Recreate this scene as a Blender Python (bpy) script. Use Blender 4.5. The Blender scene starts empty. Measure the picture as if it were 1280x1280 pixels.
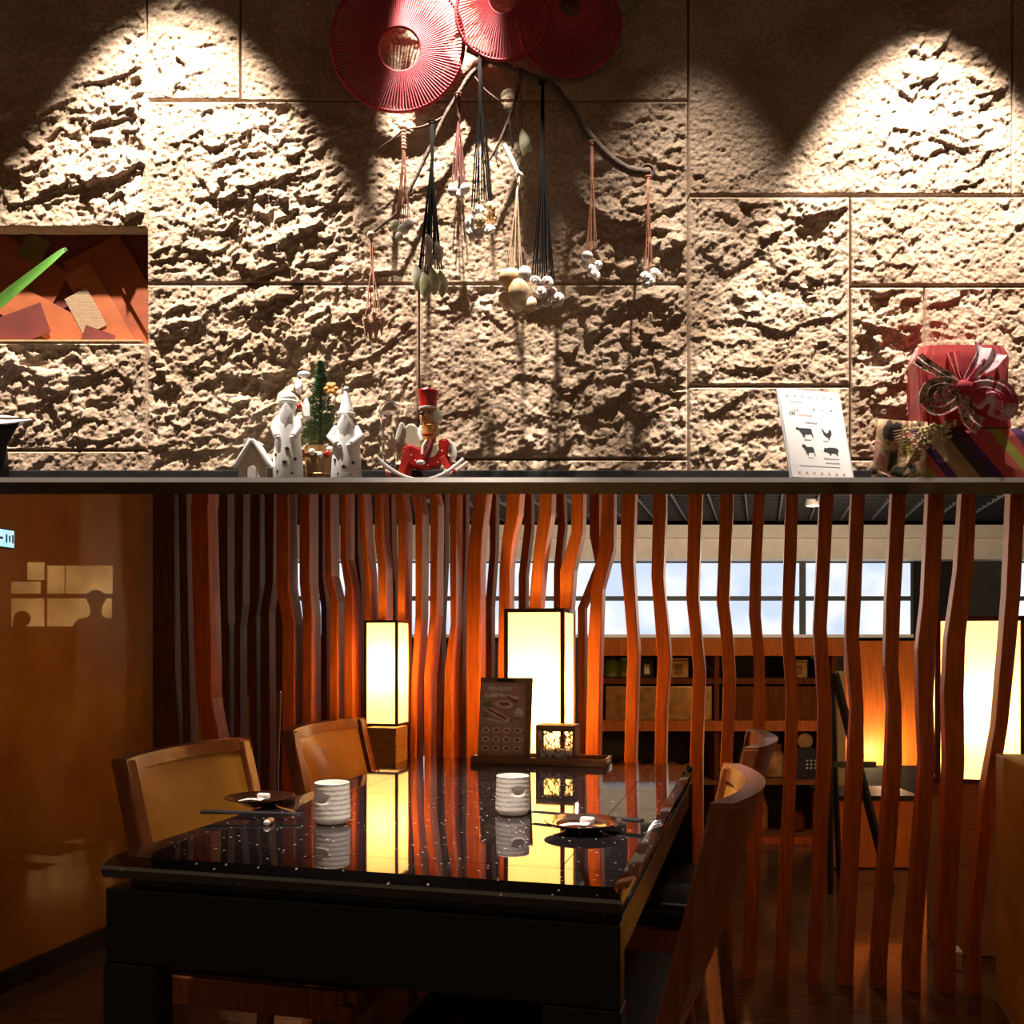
import bpy, math, random
import numpy as np
from mathutils import Vector, Matrix

random.seed(7)
SC = bpy.context.scene
COL = SC.collection
PI = math.pi

# ------------------------------------------------------------------ camera
EYE = 1.08          # eye height in metres
F = 1200.0          # focal length in pixels of the 1280 frame
HX, HY = 640.0, 805.0   # principal column, horizon row
cam = bpy.data.cameras.new('camera')
cam.sensor_width = 36.0
cam.lens = F / 1280.0 * 36.0
cam.shift_y = (HY - 640.0) / 1280.0
cam.clip_start = 0.05
cam_o = bpy.data.objects.new('camera', cam)
cam_o.location = (0, 0, EYE)
cam_o.rotation_euler = (PI / 2, 0, 0)
COL.objects.link(cam_o)
SC.camera = cam_o

# ------------------------------------------------------------------ world / exposure
w = bpy.data.worlds.new('world')
SC.world = w
w.use_nodes = True
w.node_tree.nodes['Background'].inputs[0].default_value = (1.0, 0.66, 0.38, 1)
w.node_tree.nodes['Background'].inputs[1].default_value = 0.175
SC.view_settings.view_transform = 'Standard'
SC.view_settings.look = 'None'
SC.view_settings.exposure = 0.0
SC.view_settings.gamma = 1.0
SC.view_settings.use_curve_mapping = False

# ------------------------------------------------------------------ lamps of the place, added fill lights
YW = 2.62           # face plane of the stone wall
LF = 2.45           # front edge of the ledge
def spot(name, loc, tgt, watt, col, half, blend, rad=0.02):
    l = bpy.data.lights.new(name, 'SPOT')
    l.energy = watt; l.color = col; l.spot_size = 2 * half; l.spot_blend = blend
    l.shadow_soft_size = rad
    o = bpy.data.objects.new(name, l)
    o.location = loc
    o.rotation_euler = (Vector(tgt) - Vector(loc)).to_track_quat('-Z', 'Y').to_euler()
    COL.objects.link(o)
    return o
R_ = math.radians
WARMW = (1.0, 0.88, 0.76)
def U_(px, Y, z): return ((px-640)/F*Y, Y, z)
def wash(px, half, watt, blend, z=3.487, tilt=.02):
    """wall-washing spot in the added ceiling slot, shining down along the stone"""
    x = (px-640)/F*2.6
    spot('slot_spot', (x, 2.26, z), (x, 2.26 + tilt, z - 1.0), watt, WARMW, R_(half), blend, .016)
wash(216, 27.5, 820, .34)
wash(862, 22.5, 420, .85)
wash(1163, 26.5, 800, .3, 3.43)
_c = U_(555, 2.26, 3.487)
spot('slot_spot', _c, (_c[0]-.015, 2.57, 2.66), 760, WARMW, R_(10.5), .6, .016)
_d = U_(628, 2.26, 3.487)
spot('slot_spot', _d, (.005, 2.492, 2.065), 620, WARMW, R_(6.5), .5, .016)  # extra narrow beam added to brighten the hanging shells
spot('table_downlight', (-.12, 1.70, 3.1), (-.06, 2.14, .72), 640, (1.0, .82, .66), R_(18), .9, .06)
for _x, _y, _w in ((.6, 8.6, 120), (3.4, 8.8, 120), (1.25, 4.0, 24)):  # added fill points without fittings, brightening the soffit, counter and shelves
    l = bpy.data.lights.new('far_room_fill', 'POINT'); l.energy = _w; l.color = (1, .80, .58); l.shadow_soft_size = .12
    o = bpy.data.objects.new('far_room_fill', l); o.location = (_x, _y, 2.30 if _y < 5 else 1.75); COL.objects.link(o)

# ------------------------------------------------------------------ pixel <-> place
def U(x, y, Y):
    return Vector(((x - HX) / F * Y, Y, EYE + (HY - y) / F * Y))
TH = math.radians(14.57)
rv = Vector((math.cos(TH), -math.sin(TH), 0))   # room axis: to the right
tv = Vector((math.sin(TH), math.cos(TH), 0))    # room axis: away
up = Vector((0, 0, 1))
P0 = Vector((.161, 1.40, 0))                    # table corner nearest the camera (right)
RB = (rv, tv, up)
def R(a, b, z):
    return P0 + rv * a + tv * b + up * z
def PB(x, y, b):
    d = Vector(((x - HX) / F, 1, (HY - y) / F))
    s = (b + P0.dot(tv)) / d.dot(tv)
    return Vector((d.x * s, s, EYE + d.z * s))
def PZ(x, y, z):
    s = (EYE - z) * F / (y - HY)
    return Vector(((x - HX) / F * s, s, z))

# ------------------------------------------------------------------ mesh builder
class MB:
    def __init__(s):
        s.v = []; s.f = []
    def add(s, v, f):
        n = len(s.v)
        s.v.extend([tuple(p) for p in v])
        s.f.extend([tuple(i + n for i in q) for q in f])
        return s
    def box(s, c, h, B=None):
        c = Vector(c)
        B = B or (Vector((1, 0, 0)), Vector((0, 1, 0)), up)
        v = []
        for k in (-1, 1):
            for j in (-1, 1):
                for i in (-1, 1):
                    v.append(c + B[0] * (i * h[0]) + B[1] * (j * h[1]) + B[2] * (k * h[2]))
        return s.add(v, [(0, 2, 3, 1), (4, 5, 7, 6), (0, 1, 5, 4), (2, 6, 7, 3), (0, 4, 6, 2), (1, 3, 7, 5)])
    def prism(s, poly, vec):
        n = len(poly); vec = Vector(vec)
        p = [Vector(q) for q in poly]
        v = p + [q + vec for q in p]
        f = [tuple(range(n))[::-1], tuple(range(n, 2 * n))]
        for i in range(n):
            j = (i + 1) % n
            f.append((i, j, n + j, n + i))
        return s.add(v, f)
    def loft(s, rows, cap=True):
        n = len(rows[0]); v = []; f = []
        for r in rows: v += [Vector(q) for q in r]
        for k in range(len(rows) - 1):
            for i in range(n):
                j = (i + 1) % n
                f.append((k*n + i, k*n + j, (k+1)*n + j, (k+1)*n + i))
        if cap:
            f.append(tuple(range(n))[::-1]); f.append(tuple(range((len(rows)-1)*n, len(rows)*n)))
        return s.add(v, f)
    def tube(s, pts, rad, n=7, cap=True):
        pts = [Vector(p) for p in pts]
        if not hasattr(rad, '__len__'): rad = [rad] * len(pts)
        rows = []; N = None
        for i, p in enumerate(pts):
            t = (pts[min(i+1, len(pts)-1)] - pts[max(i-1, 0)])
            if t.length < 1e-9: t = Vector((0, 0, 1))
            t.normalize()
            if N is None:
                N = t.cross(Vector((0, 1, 0)))
                if N.length < .1: N = t.cross(Vector((1, 0, 0)))
            N = (N - t * N.dot(t)).normalized()
            b = t.cross(N)
            rows.append([p + (N * math.cos(2*PI*k/n) + b * math.sin(2*PI*k/n)) * rad[i] for k in range(n)])
        return s.loft(rows, cap)
    def lathe(s, prof, c, n=24, B=None):
        c = Vector(c); B = B or (Vector((1, 0, 0)), Vector((0, 1, 0)), up)
        rows = [[c + B[0]*(r*math.cos(2*PI*k/n)) + B[1]*(r*math.sin(2*PI*k/n)) + B[2]*z for k in range(n)] for r, z in prof]
        return s.loft(rows, True)
    def ell(s, c, r, n=12, m=8, B=None):
        prof = [(max(math.sin(PI*i/m), .02), -math.cos(PI*i/m)) for i in range(m + 1)]
        c = Vector(c); B = B or (Vector((1, 0, 0)), Vector((0, 1, 0)), up)
        rows = [[c + B[0]*(q*r[0]*math.cos(2*PI*k/n)) + B[1]*(q*r[1]*math.sin(2*PI*k/n)) + B[2]*(z*r[2]) for k in range(n)] for q, z in prof]
        return s.loft(rows, True)
    def torus(s, c, R0, r0, A, B, n=48, m=8):
        c = Vector(c); A = Vector(A); B = Vector(B); N = A.cross(B)
        v = []; f = []
        for i in range(n):
            d = A*math.cos(2*PI*i/n) + B*math.sin(2*PI*i/n)
            for j in range(m):
                v.append(c + d*(R0 + r0*math.cos(2*PI*j/m)) + N*(r0*math.sin(2*PI*j/m)))
        for i in range(n):
            for j in range(m):
                f.append((i*m+j, ((i+1) % n)*m+j, ((i+1) % n)*m+(j+1) % m, i*m+(j+1) % m))
        return s.add(v, f)
    def build(s, name, mat, parent=None, smooth=False, bevel=0, sub=0, seg=2):
        me = bpy.data.meshes.new(name)
        me.from_pydata(s.v, [], s.f)
        me.update()
        import bmesh
        bm = bmesh.new(); bm.from_mesh(me)
        bmesh.ops.recalc_face_normals(bm, faces=bm.faces)
        bm.to_mesh(me); bm.free()
        return link(name, me, mat, parent, smooth, bevel, sub, seg)

def link(name, me, mat, parent=None, smooth=False, bevel=0, sub=0, seg=2):
    me.materials.append(mat)
    if smooth:
        me.shade_smooth()
        if not sub: me.set_sharp_from_angle(angle=R_(45))
    o = bpy.data.objects.new(name, me)
    COL.objects.link(o)
    if parent is not None: attach(o, parent)
    if bevel:
        m = o.modifiers.new('bevel', 'BEVEL'); m.width = bevel; m.segments = seg; m.limit_method = 'ANGLE'; m.angle_limit = R_(35)
    if sub:
        m = o.modifiers.new('sub', 'SUBSURF'); m.levels = sub; m.render_levels = sub
    return o
def attach(o, parent):
    o.parent = parent
    if parent.parent is None:
        o.matrix_parent_inverse = parent.matrix_basis.inverted()
def thing(name, label, cat, loc, group=None, rz=0):
    o = bpy.data.objects.new(name, None)
    o.empty_display_size = .05
    o.location = loc; o.rotation_euler = (0, 0, rz)
    o.matrix_basis = Matrix.Translation(Vector(loc)) @ Matrix.Rotation(rz, 4, 'Z')
    COL.objects.link(o)
    return tag(o, label, cat, group)
def tag(o, label, cat, group=None):
    o['label'] = label; o['category'] = cat
    if group: o['group'] = group
    return o
def struct(o, label=None):
    o['kind'] = 'structure'
    if label: o['label'] = label
    return o
def copy_tree(o, parent=None):
    c = o.copy(); COL.objects.link(c)
    if parent is not None:
        inv = o.matrix_parent_inverse.copy(); c.parent = parent; c.matrix_parent_inverse = inv
    for ch in list(o.children): copy_tree(ch, c)
    return c

# ------------------------------------------------------------------ materials
def nodes(name):
    m = bpy.data.materials.new(name); m.use_nodes = True
    nt = m.node_tree
    return m, nt, nt.nodes, nt.links, nt.nodes['Principled BSDF']
def mat(name, col, rough=.5, metal=0., var=.12, scale=12., bump=0., bscale=60., stretch=(1, 1, 1),
        coat=0., spec=.5, emis=None, estr=0., trans=0., ior=1.45, col2=None, sheen=0., detail=4.):
    m, nt, N, L, p = nodes(name)
    tc = N.new('ShaderNodeTexCoord'); mp = N.new('ShaderNodeMapping')
    mp.inputs['Scale'].default_value = stretch
    L.new(tc.outputs['Object'], mp.inputs['Vector'])
    nz = N.new('ShaderNodeTexNoise'); nz.inputs['Scale'].default_value = scale; nz.inputs['Detail'].default_value = detail
    L.new(mp.outputs[0], nz.inputs['Vector'])
    rp = N.new('ShaderNodeValToRGB')
    rp.color_ramp.elements[0].position = .32; rp.color_ramp.elements[1].position = .68
    c2 = col2 or tuple(min(1, c * (1 + var)) for c in col)
    c1 = tuple(c * (1 - var) for c in col)
    rp.color_ramp.elements[0].color = (*c1, 1); rp.color_ramp.elements[1].color = (*c2, 1)
    L.new(nz.outputs['Fac'], rp.inputs[0]); L.new(rp.outputs[0], p.inputs['Base Color'])
    p.inputs['Roughness'].default_value = rough; p.inputs['Metallic'].default_value = metal
    p.inputs['Coat Weight'].default_value = coat; p.inputs['Coat Roughness'].default_value = .08
    p.inputs['Specular IOR Level'].default_value = spec
    p.inputs['Transmission Weight'].default_value = trans; p.inputs['IOR'].default_value = ior
    p.inputs['Sheen Weight'].default_value = sheen
    if emis:
        p.inputs['Emission Color'].default_value = (*emis, 1); p.inputs['Emission Strength'].default_value = estr
    if bump:
        b = N.new('ShaderNodeTexNoise'); b.inputs['Scale'].default_value = bscale; b.inputs['Detail'].default_value = 5
        L.new(mp.outputs[0], b.inputs['Vector'])
        bn = N.new('ShaderNodeBump'); bn.inputs['Strength'].default_value = bump; bn.inputs['Distance'].default_value = .004
        L.new(b.outputs['Fac'], bn.inputs['Height']); L.new(bn.outputs[0], p.inputs['Normal'])
    return m
def granite(name):
    m, nt, N, L, p = nodes(name)
    tc = N.new('ShaderNodeTexCoord')
    v = N.new('ShaderNodeTexVoronoi'); v.inputs['Scale'].default_value = 62
    L.new(tc.outputs['Object'], v.inputs['Vector'])
    r = N.new('ShaderNodeValToRGB'); r.color_ramp.elements[0].position = .12; r.color_ramp.elements[1].position = .15
    r.color_ramp.elements[0].color = (1, 1, 1, 1); r.color_ramp.elements[1].color = (0, 0, 0, 1)
    L.new(v.outputs['Distance'], r.inputs[0])
    # only some of the cells carry a fleck
    r2 = N.new('ShaderNodeValToRGB'); r2.color_ramp.elements[0].position = .52; r2.color_ramp.elements[1].position = .56
    L.new(v.outputs['Color'], r2.inputs[0])
    mu = N.new('ShaderNodeMath'); mu.operation = 'MULTIPLY'
    L.new(r.outputs[0], mu.inputs[0]); L.new(r2.outputs[0], mu.inputs[1])
    n = N.new('ShaderNodeTexNoise'); n.inputs['Scale'].default_value = 90
    L.new(tc.outputs['Object'], n.inputs['Vector'])
    base = N.new('ShaderNodeValToRGB')
    base.color_ramp.elements[0].color = (.004, .004, .005, 1); base.color_ramp.elements[1].color = (.018, .015, .017, 1)
    L.new(n.outputs['Fac'], base.inputs[0])
    mx = N.new('ShaderNodeMixRGB'); mx.inputs[2].default_value = (.85, .74, .66, 1)
    L.new(mu.outputs[0], mx.inputs[0]); L.new(base.outputs[0], mx.inputs[1])
    L.new(mx.outputs[0], p.inputs['Base Color'])
    p.inputs['Roughness'].default_value = .035
    p.inputs['Specular IOR Level'].default_value = .9
    p.inputs['IOR'].default_value = 1.75
    return m
def stone_mat(name):
    m, nt, N, L, p = nodes(name)
    tc = N.new('ShaderNodeTexCoord')
    n1 = N.new('ShaderNodeTexNoise'); n1.inputs['Scale'].default_value = 5; n1.inputs['Detail'].default_value = 8
    n2 = N.new('ShaderNodeTexNoise'); n2.inputs['Scale'].default_value = 140; n2.inputs['Detail'].default_value = 4
    L.new(tc.outputs['Object'], n1.inputs['Vector']); L.new(tc.outputs['Object'], n2.inputs['Vector'])
    r1 = N.new('ShaderNodeValToRGB'); e = r1.color_ramp.elements
    e[0].position = .3; e[0].color = (.36, .255, .175, 1); e[1].position = .72; e[1].color = (.56, .445, .345, 1)
    q = e.new(.5); q.color = (.48, .365, .27, 1)
    L.new(n1.outputs['Fac'], r1.inputs[0])
    r2 = N.new('ShaderNodeValToRGB'); r2.color_ramp.elements[0].position = .3; r2.color_ramp.elements[1].position = .7
    r2.color_ramp.elements[0].color = (.62, .56, .50, 1); r2.color_ramp.elements[1].color = (1.1, 1.08, 1.05, 1)
    L.new(n2.outputs['Fac'], r2.inputs[0])
    mx = N.new('ShaderNodeMixRGB'); mx.blend_type = 'MULTIPLY'; mx.inputs[0].default_value = 1
    L.new(r1.outputs[0], mx.inputs[1]); L.new(r2.outputs[0], mx.inputs[2])
    L.new(mx.outputs[0], p.inputs['Base Color'])
    p.inputs['Roughness'].default_value = .9; p.inputs['Specular IOR Level'].default_value = .2
    b = N.new('ShaderNodeBump'); b.inputs['Strength'].default_value = .45; b.inputs['Distance'].default_value = .004
    L.new(n2.outputs['Fac'], b.inputs['Height'])
    n3 = N.new('ShaderNodeTexNoise'); n3.inputs['Scale'].default_value = 420; n3.inputs['Detail'].default_value = 3
    L.new(tc.outputs['Object'], n3.inputs['Vector'])
    b2 = N.new('ShaderNodeBump'); b2.inputs['Strength'].default_value = .35; b2.inputs['Distance'].default_value = .0015
    L.new(n3.outputs['Fac'], b2.inputs['Height']); L.new(b.outputs[0], b2.inputs['Normal'])
    L.new(b2.outputs[0], p.inputs['Normal'])
    return m
def paper_mat(name, col, estr, tw=.6):
    """lantern paper: passes the bulb's light and glows"""
    m, nt, N, L, p = nodes(name)
    tc = N.new('ShaderNodeTexCoord')
    n = N.new('ShaderNodeTexNoise'); n.inputs['Scale'].default_value = 22; n.inputs['Detail'].default_value = 6
    L.new(tc.outputs['Object'], n.inputs['Vector'])
    r = N.new('ShaderNodeValToRGB'); r.color_ramp.elements[0].position = .3; r.color_ramp.elements[1].position = .7
    r.color_ramp.elements[0].color = (*[c*.86 for c in col], 1); r.color_ramp.elements[1].color = (*col, 1)
    L.new(n.outputs['Fac'], r.inputs[0])
    em = N.new('ShaderNodeEmission'); em.inputs[1].default_value = estr
    L.new(r.outputs[0], em.inputs[0])
    tl = N.new('ShaderNodeBsdfTranslucent'); tl.inputs[0].default_value = (.95, .72, .38, 1)
    df = N.new('ShaderNodeBsdfDiffuse'); df.inputs[0].default_value = (.85, .7, .45, 1)
    mx = N.new('ShaderNodeMixShader'); mx.inputs[0].default_value = tw
    L.new(df.outputs[0], mx.inputs[1]); L.new(tl.outputs[0], mx.inputs[2])
    ad = N.new('ShaderNodeAddShader')
    L.new(mx.outputs[0], ad.inputs[0]); L.new(em.outputs[0], ad.inputs[1])
    L.new(ad.outputs[0], N['Material Output'].inputs[0])
    return m
def emit_mat(name, c1, c2, s, scale=3.):
    m, nt, N, L, p = nodes(name)
    tc = N.new('ShaderNodeTexCoord')
    n = N.new('ShaderNodeTexNoise'); n.inputs['Scale'].default_value = scale; n.inputs['Detail'].default_value = 3
    L.new(tc.outputs['Object'], n.inputs['Vector'])
    r = N.new('ShaderNodeValToRGB'); r.color_ramp.elements[0].position = .4; r.color_ramp.elements[1].position = .6
    r.color_ramp.elements[0].color = (*c1, 1); r.color_ramp.elements[1].color = (*c2, 1)
    L.new(n.outputs['Fac'], r.inputs[0])
    em = N.new('ShaderNodeEmission'); em.inputs[1].default_value = s
    L.new(r.outputs[0], em.inputs[0]); L.new(em.outputs[0], N['Material Output'].inputs[0])
    return m
def amber_glass(name):
    m, nt, N, L, p = nodes(name)
    tc = N.new('ShaderNodeTexCoord')
    n = N.new('ShaderNodeTexNoise'); n.inputs['Scale'].default_value = 5; n.inputs['Detail'].default_value = 6
    L.new(tc.outputs['Object'], n.inputs['Vector'])
    r = N.new('ShaderNodeValToRGB'); r.color_ramp.elements[0].position = .3; r.color_ramp.elements[1].position = .7
    r.color_ramp.elements[0].color = (.62, .25, .02, 1); r.color_ramp.elements[1].color = (.80, .38, .04, 1)
    L.new(n.outputs['Fac'], r.inputs[0]); L.new(r.outputs[0], p.inputs['Base Color'])
    p.inputs['Roughness'].default_value = .35; p.inputs['Specular IOR Level'].default_value = .2
    tr = N.new('ShaderNodeBsdfTransparent'); tr.inputs[0].default_value = (1, .78, .48, 1)
    mx = N.new('ShaderNodeMixShader'); mx.inputs[0].default_value = .42
    L.new(p.outputs[0], mx.inputs[1]); L.new(tr.outputs[0], mx.inputs[2])
    L.new(mx.outputs[0], N['Material Output'].inputs[0])
    return m
def stripes(name, cols, scale, direction, rough=.8, dist=1.5):
    m, nt, N, L, p = nodes(name)
    tc = N.new('ShaderNodeTexCoord'); mp = N.new('ShaderNodeMapping'); mp.inputs['Rotation'].default_value = direction
    L.new(tc.outputs['Object'], mp.inputs['Vector'])
    wv = N.new('ShaderNodeTexWave'); wv.wave_profile = 'SAW'; wv.inputs['Scale'].default_value = scale
    wv.inputs['Distortion'].default_value = dist; wv.inputs['Detail'].default_value = 2
    L.new(mp.outputs[0], wv.inputs['Vector'])
    r = N.new('ShaderNodeValToRGB'); r.color_ramp.interpolation = 'CONSTANT'
    e = r.color_ramp.elements
    while len(e) > 1: e.remove(e[-1])
    e[0].position = 0; e[0].color = (*cols[0], 1)
    for i, c in enumerate(cols[1:], 1):
        q = e.new(i / len(cols)); q.color = (*c, 1)
    L.new(wv.outputs['Fac'], r.inputs[0]); L.new(r.outputs[0], p.inputs['Base Color'])
    p.inputs['Roughness'].default_value = rough
    return m
def cells(name, cols, scale, rough=.8):
    m, nt, N, L, p = nodes(name)
    tc = N.new('ShaderNodeTexCoord')
    n = N.new('ShaderNodeTexNoise'); n.inputs['Scale'].default_value = scale; n.inputs['Detail'].default_value = 2; n.inputs['Distortion'].default_value = 1.2
    L.new(tc.outputs['Object'], n.inputs['Vector'])
    r = N.new('ShaderNodeValToRGB'); r.color_ramp.interpolation = 'CONSTANT'
    e = r.color_ramp.elements
    while len(e) > 1: e.remove(e[-1])
    e[0].position = 0; e[0].color = (*cols[0], 1)
    k = len(cols)
    for i, c in enumerate(cols[1:], 1):
        q = e.new(.32 + .36 * i / k); q.color = (*c, 1)
    L.new(n.outputs['Fac'], r.inputs[0]); L.new(r.outputs[0], p.inputs['Base Color'])
    p.inputs['Roughness'].default_value = rough
    return m
def weave_mat(name, c1, c2):
    m, nt, N, L, p = nodes(name)
    tc = N.new('ShaderNodeTexCoord')
    b = N.new('ShaderNodeTexBrick'); b.inputs['Scale'].default_value = 45
    b.inputs['Color1'].default_value = (*c1, 1); b.inputs['Color2'].default_value = (*c2, 1); b.inputs['Mortar'].default_value = (.05, .02, .008, 1)
    mp = N.new('ShaderNodeMapping'); mp.inputs['Rotation'].default_value = (PI/2, 0, 0)
    L.new(tc.outputs['Object'], mp.inputs['Vector']); L.new(mp.outputs[0], b.inputs['Vector'])
    L.new(b.outputs['Color'], p.inputs['Base Color'])
    bn = N.new('ShaderNodeBump'); bn.inputs['Strength'].default_value = .6; bn.inputs['Distance'].default_value = .003; bn.invert = True
    L.new(b.outputs['Fac'], bn.inputs['Height']); L.new(bn.outputs[0], p.inputs['Normal'])
    p.inputs['Roughness'].default_value = .6
    return m

M = {}
M['stone'] = stone_mat('rough_sandstone')
M['joint'] = mat('dark_joint', (.012, .009, .007), .9)
M['ledge'] = mat('dark_counter_slate', (.02, .019, .019), .8, var=.3, scale=30, spec=.1)
M['ledge_edge'] = mat('white_painted_edge', (.86, .85, .83), .5, var=.03)
M['ceil'] = mat('dark_ceiling_paint', (.03, .025, .022), .8)
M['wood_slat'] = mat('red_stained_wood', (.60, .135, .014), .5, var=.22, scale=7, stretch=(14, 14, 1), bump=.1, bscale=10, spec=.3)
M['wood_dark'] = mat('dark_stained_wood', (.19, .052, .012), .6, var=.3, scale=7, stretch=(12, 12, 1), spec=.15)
M['wood_chair'] = mat('chestnut_chair_wood', (.26, .07, .016), .4, var=.25, scale=9, stretch=(10, 10, 1), coat=.12, spec=.35)
M['wood_back'] = mat('orange_plywood', (.72, .19, .025), .5, var=.18, scale=6, stretch=(10, 10, 1))
M['wood_pale'] = mat('pale_timber', (.55, .38, .2), .6, var=.15, scale=8, stretch=(8, 8, 1))
M['wood_tray'] = mat('tray_wood', (.30, .12, .035), .4, var=.2, scale=8, stretch=(1, 10, 10))
M['floor'] = mat('floor_wood', (.14, .066, .03), .16, var=.35, scale=5, stretch=(1.2, 14, 1), coat=.4)
M['leather'] = mat('amber_leather', (.46, .20, .022), .42, var=.08, scale=30, bump=.15, bscale=220)
M['leather_dark'] = mat('black_leather', (.012, .009, .008), .35, var=.2, scale=30, bump=.15, bscale=220)
M['granite'] = granite('black_speckled_granite')
M['granite_matt'] = mat('black_honed_granite', (.010, .008, .006), .35, var=.4, scale=60)
M['amber'] = amber_glass('amber_panel')
M['ochre'] = mat('ochre_plaster', (.40, .20, .045), .6, var=.2, scale=6)
M['base_dark'] = mat('dark_skirting', (.02, .012, .008), .5)
M['paper'] = paper_mat('lantern_paper', (1.0, .62, .20), 1.5)
M['paper_side'] = M['paper']
M['lfr'] = mat('lantern_frame_wood', (.10, .035, .012), .5)
M['weave'] = weave_mat('woven_cane', (.62, .34, .12), (.46, .22, .07))
M['bulb'] = mat('bulb', (1, .9, .7), .5, emis=(1, .75, .4), estr=30)
M['day'] = emit_mat('daylit_frosted_pane', (.60, .70, .88), (1.0, 1.0, 1.0), 1.15, 1.1)
M['day_warm'] = emit_mat('daylit_far_pane', (.34, .26, .19), (1.0, .90, .74), 1.6, 1.0)
M['wframe'] = mat('dark_window_frame', (.05, .045, .035), .5)
M['soffit'] = mat('cream_plaster', (.80, .70, .58), .8, var=.05)
M['grid'] = mat('grey_ceiling_bar', (.12, .12, .12), .6)
M['dark'] = mat('near_black_panel', (.012, .010, .009), .6)
M['red_yarn'] = mat('crimson_yarn', (.50, .045, .065), .8, var=.3, scale=200, sheen=.3)
M['red_rim'] = mat('crimson_wrapped_rim', (.36, .02, .03), .7, var=.3, scale=120, bump=.4, bscale=300)
M['bark'] = mat('driftwood_bark', (.10, .062, .045), .85, var=.4, scale=25, stretch=(1, 1, 1), bump=.6, bscale=90)
M['bark_pale'] = mat('bleached_twig', (.55, .43, .33), .8, var=.2, scale=30, bump=.3, bscale=80)
M['cord_black'] = mat('black_cord', (.006, .005, .005), .95, spec=.1)
M['cord_copper'] = mat('copper_brown_cord', (.34, .13, .07), .75, var=.3, scale=150)
M['cord_pale'] = mat('straw_cord', (.62, .42, .26), .8, var=.25, scale=150)
M['cord_dkred'] = mat('dark_maroon_cord', (.14, .035, .025), .8)
M['shell_white'] = mat('white_shell', (.82, .78, .74), .3, var=.15, scale=40)
M['shell_orange'] = mat('orange_white_shell', (.72, .34, .10), .3, scale=28, col2=(.9, .78, .55))
M['shell_green'] = mat('green_edged_mussel', (.42, .44, .17), .3, scale=22, col2=(.85, .82, .66))
M['shell_purple'] = mat('mauve_white_shell', (.50, .33, .32), .3, scale=45, col2=(.88, .83, .8))
M['shell_spire'] = stripes('striped_spire_shell', [(.75, .55, .42), (.38, .16, .10)], 90, (0, PI/2, 0), .4, .5)
M['ceramic'] = mat('white_bisque', (.93, .92, .91), .5, var=.03)
M['ceramic_warm'] = mat('warm_bisque', (.86, .72, .60), .5, var=.05)
M['hole'] = mat('dark_cutout', (.02, .02, .02), .9)
M['needles'] = mat('fir_green', (.022, .085, .024), .6, var=.5, scale=60, col2=(.10, .20, .06))
M['pot'] = mat('barrel_wood', (.32, .17, .06), .6, var=.25, scale=20, stretch=(6, 6, 1))
M['redgloss'] = mat('red_lacquer', (.50, .012, .012), .25, var=.06, coat=.5)
M['redmatt'] = mat('red_paint', (.55, .03, .02), .4, var=.1)
M['whitegloss'] = mat('white_lacquer', (.85, .82, .78), .3, var=.04)
M['cream'] = mat('cream_paint', (.78, .66, .48), .4, var=.06)
M['skin'] = mat('painted_wood_face', (.62, .33, .17), .5)
M['black'] = mat('black_paint', (.01, .01, .01), .5)
M['orange'] = mat('orange_felt', (.72, .30, .07), .8)
def glass(name, col, rough):
    m, nt, N, L, p = nodes(name)
    p.inputs['Base Color'].default_value = (*col, 1); p.inputs['Roughness'].default_value = rough
    p.inputs['Transmission Weight'].default_value = 1; p.inputs['IOR'].default_value = 1.5
    return m
M['glass'] = glass('clear_glass', (.97, .97, .97), .02)
M['acrylic'] = mat('clear_acrylic_edge', (.75, .75, .78), .15, var=.03, trans=.4)
M['paperwhite'] = mat('white_print_paper', (.74, .72, .71), .7, var=.02)
M['ink'] = mat('black_ink', (.02, .02, .02), .7)
M['ink_grey'] = mat('grey_ink', (.18, .17, .17), .7)
M['ink_pink'] = mat('pink_ink', (.62, .27, .24), .7)
M['furoshiki'] = mat('scarlet_wrapping_cloth', (.52, .03, .03), .6, var=.25, scale=9, sheen=.3, bump=.2, bscale=30)
M['furoshiki_print'] = cells('printed_wrapping_cloth', [(.10, .06, .04), (.55, .43, .30), (.74, .62, .50), (.60, .10, .12), (.62, .48, .36), (.14, .08, .05)], 26)
M['furoshiki_pink'] = cells('pink_printed_cloth', [(.60, .06, .10), (.80, .30, .42), (.86, .66, .72), (.55, .04, .06)], 11)
M['drape'] = stripes('striped_printed_drape', [(.05, .03, .02), (.09, .02, .10), (.62, .07, .08), (.55, .09, .08), (.38, .36, .05), (.60, .10, .09), (.10, .03, .14), (.52, .33, .17), (.42, .26, .12)], 1.55, (0, R_(38), R_(10)), .8, 1.0)
M['drape2'] = cells('floral_printed_drape', [(.04, .03, .02), (.36, .22, .10), (.60, .45, .26), (.58, .22, .18), (.55, .40, .2)], 16)
M['berry'] = mat('dried_white_berries', (.70, .60, .36), .7, var=.25, scale=60)
M['leaf'] = mat('fresh_green_leaf', (.07, .19, .025), .5, var=.3, scale=10, stretch=(1, 1, 1))
M['vase'] = mat('dark_glazed_vase', (.05, .035, .03), .3)
M['dish'] = mat('white_glazed_dish', (.82, .84, .95), .25, var=.03)
M['dishdark'] = mat('navy_glaze', (.02, .028, .06), .35)
M['cup'] = mat('white_crackle_glaze', (.86, .81, .79), .38, var=.05, scale=50, bump=.15, bscale=120)
M['plate'] = mat('brown_black_lacquer', (.035, .014, .008), .12, var=.2, coat=.6)
M['chop'] = mat('charcoal_chopsticks', (.03, .028, .035), .35)
M['rest'] = mat('brown_ceramic_rest', (.30, .13, .08), .35)
M['towel'] = mat('white_wrapped_towel', (.85, .82, .80), .5, var=.04)
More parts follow.
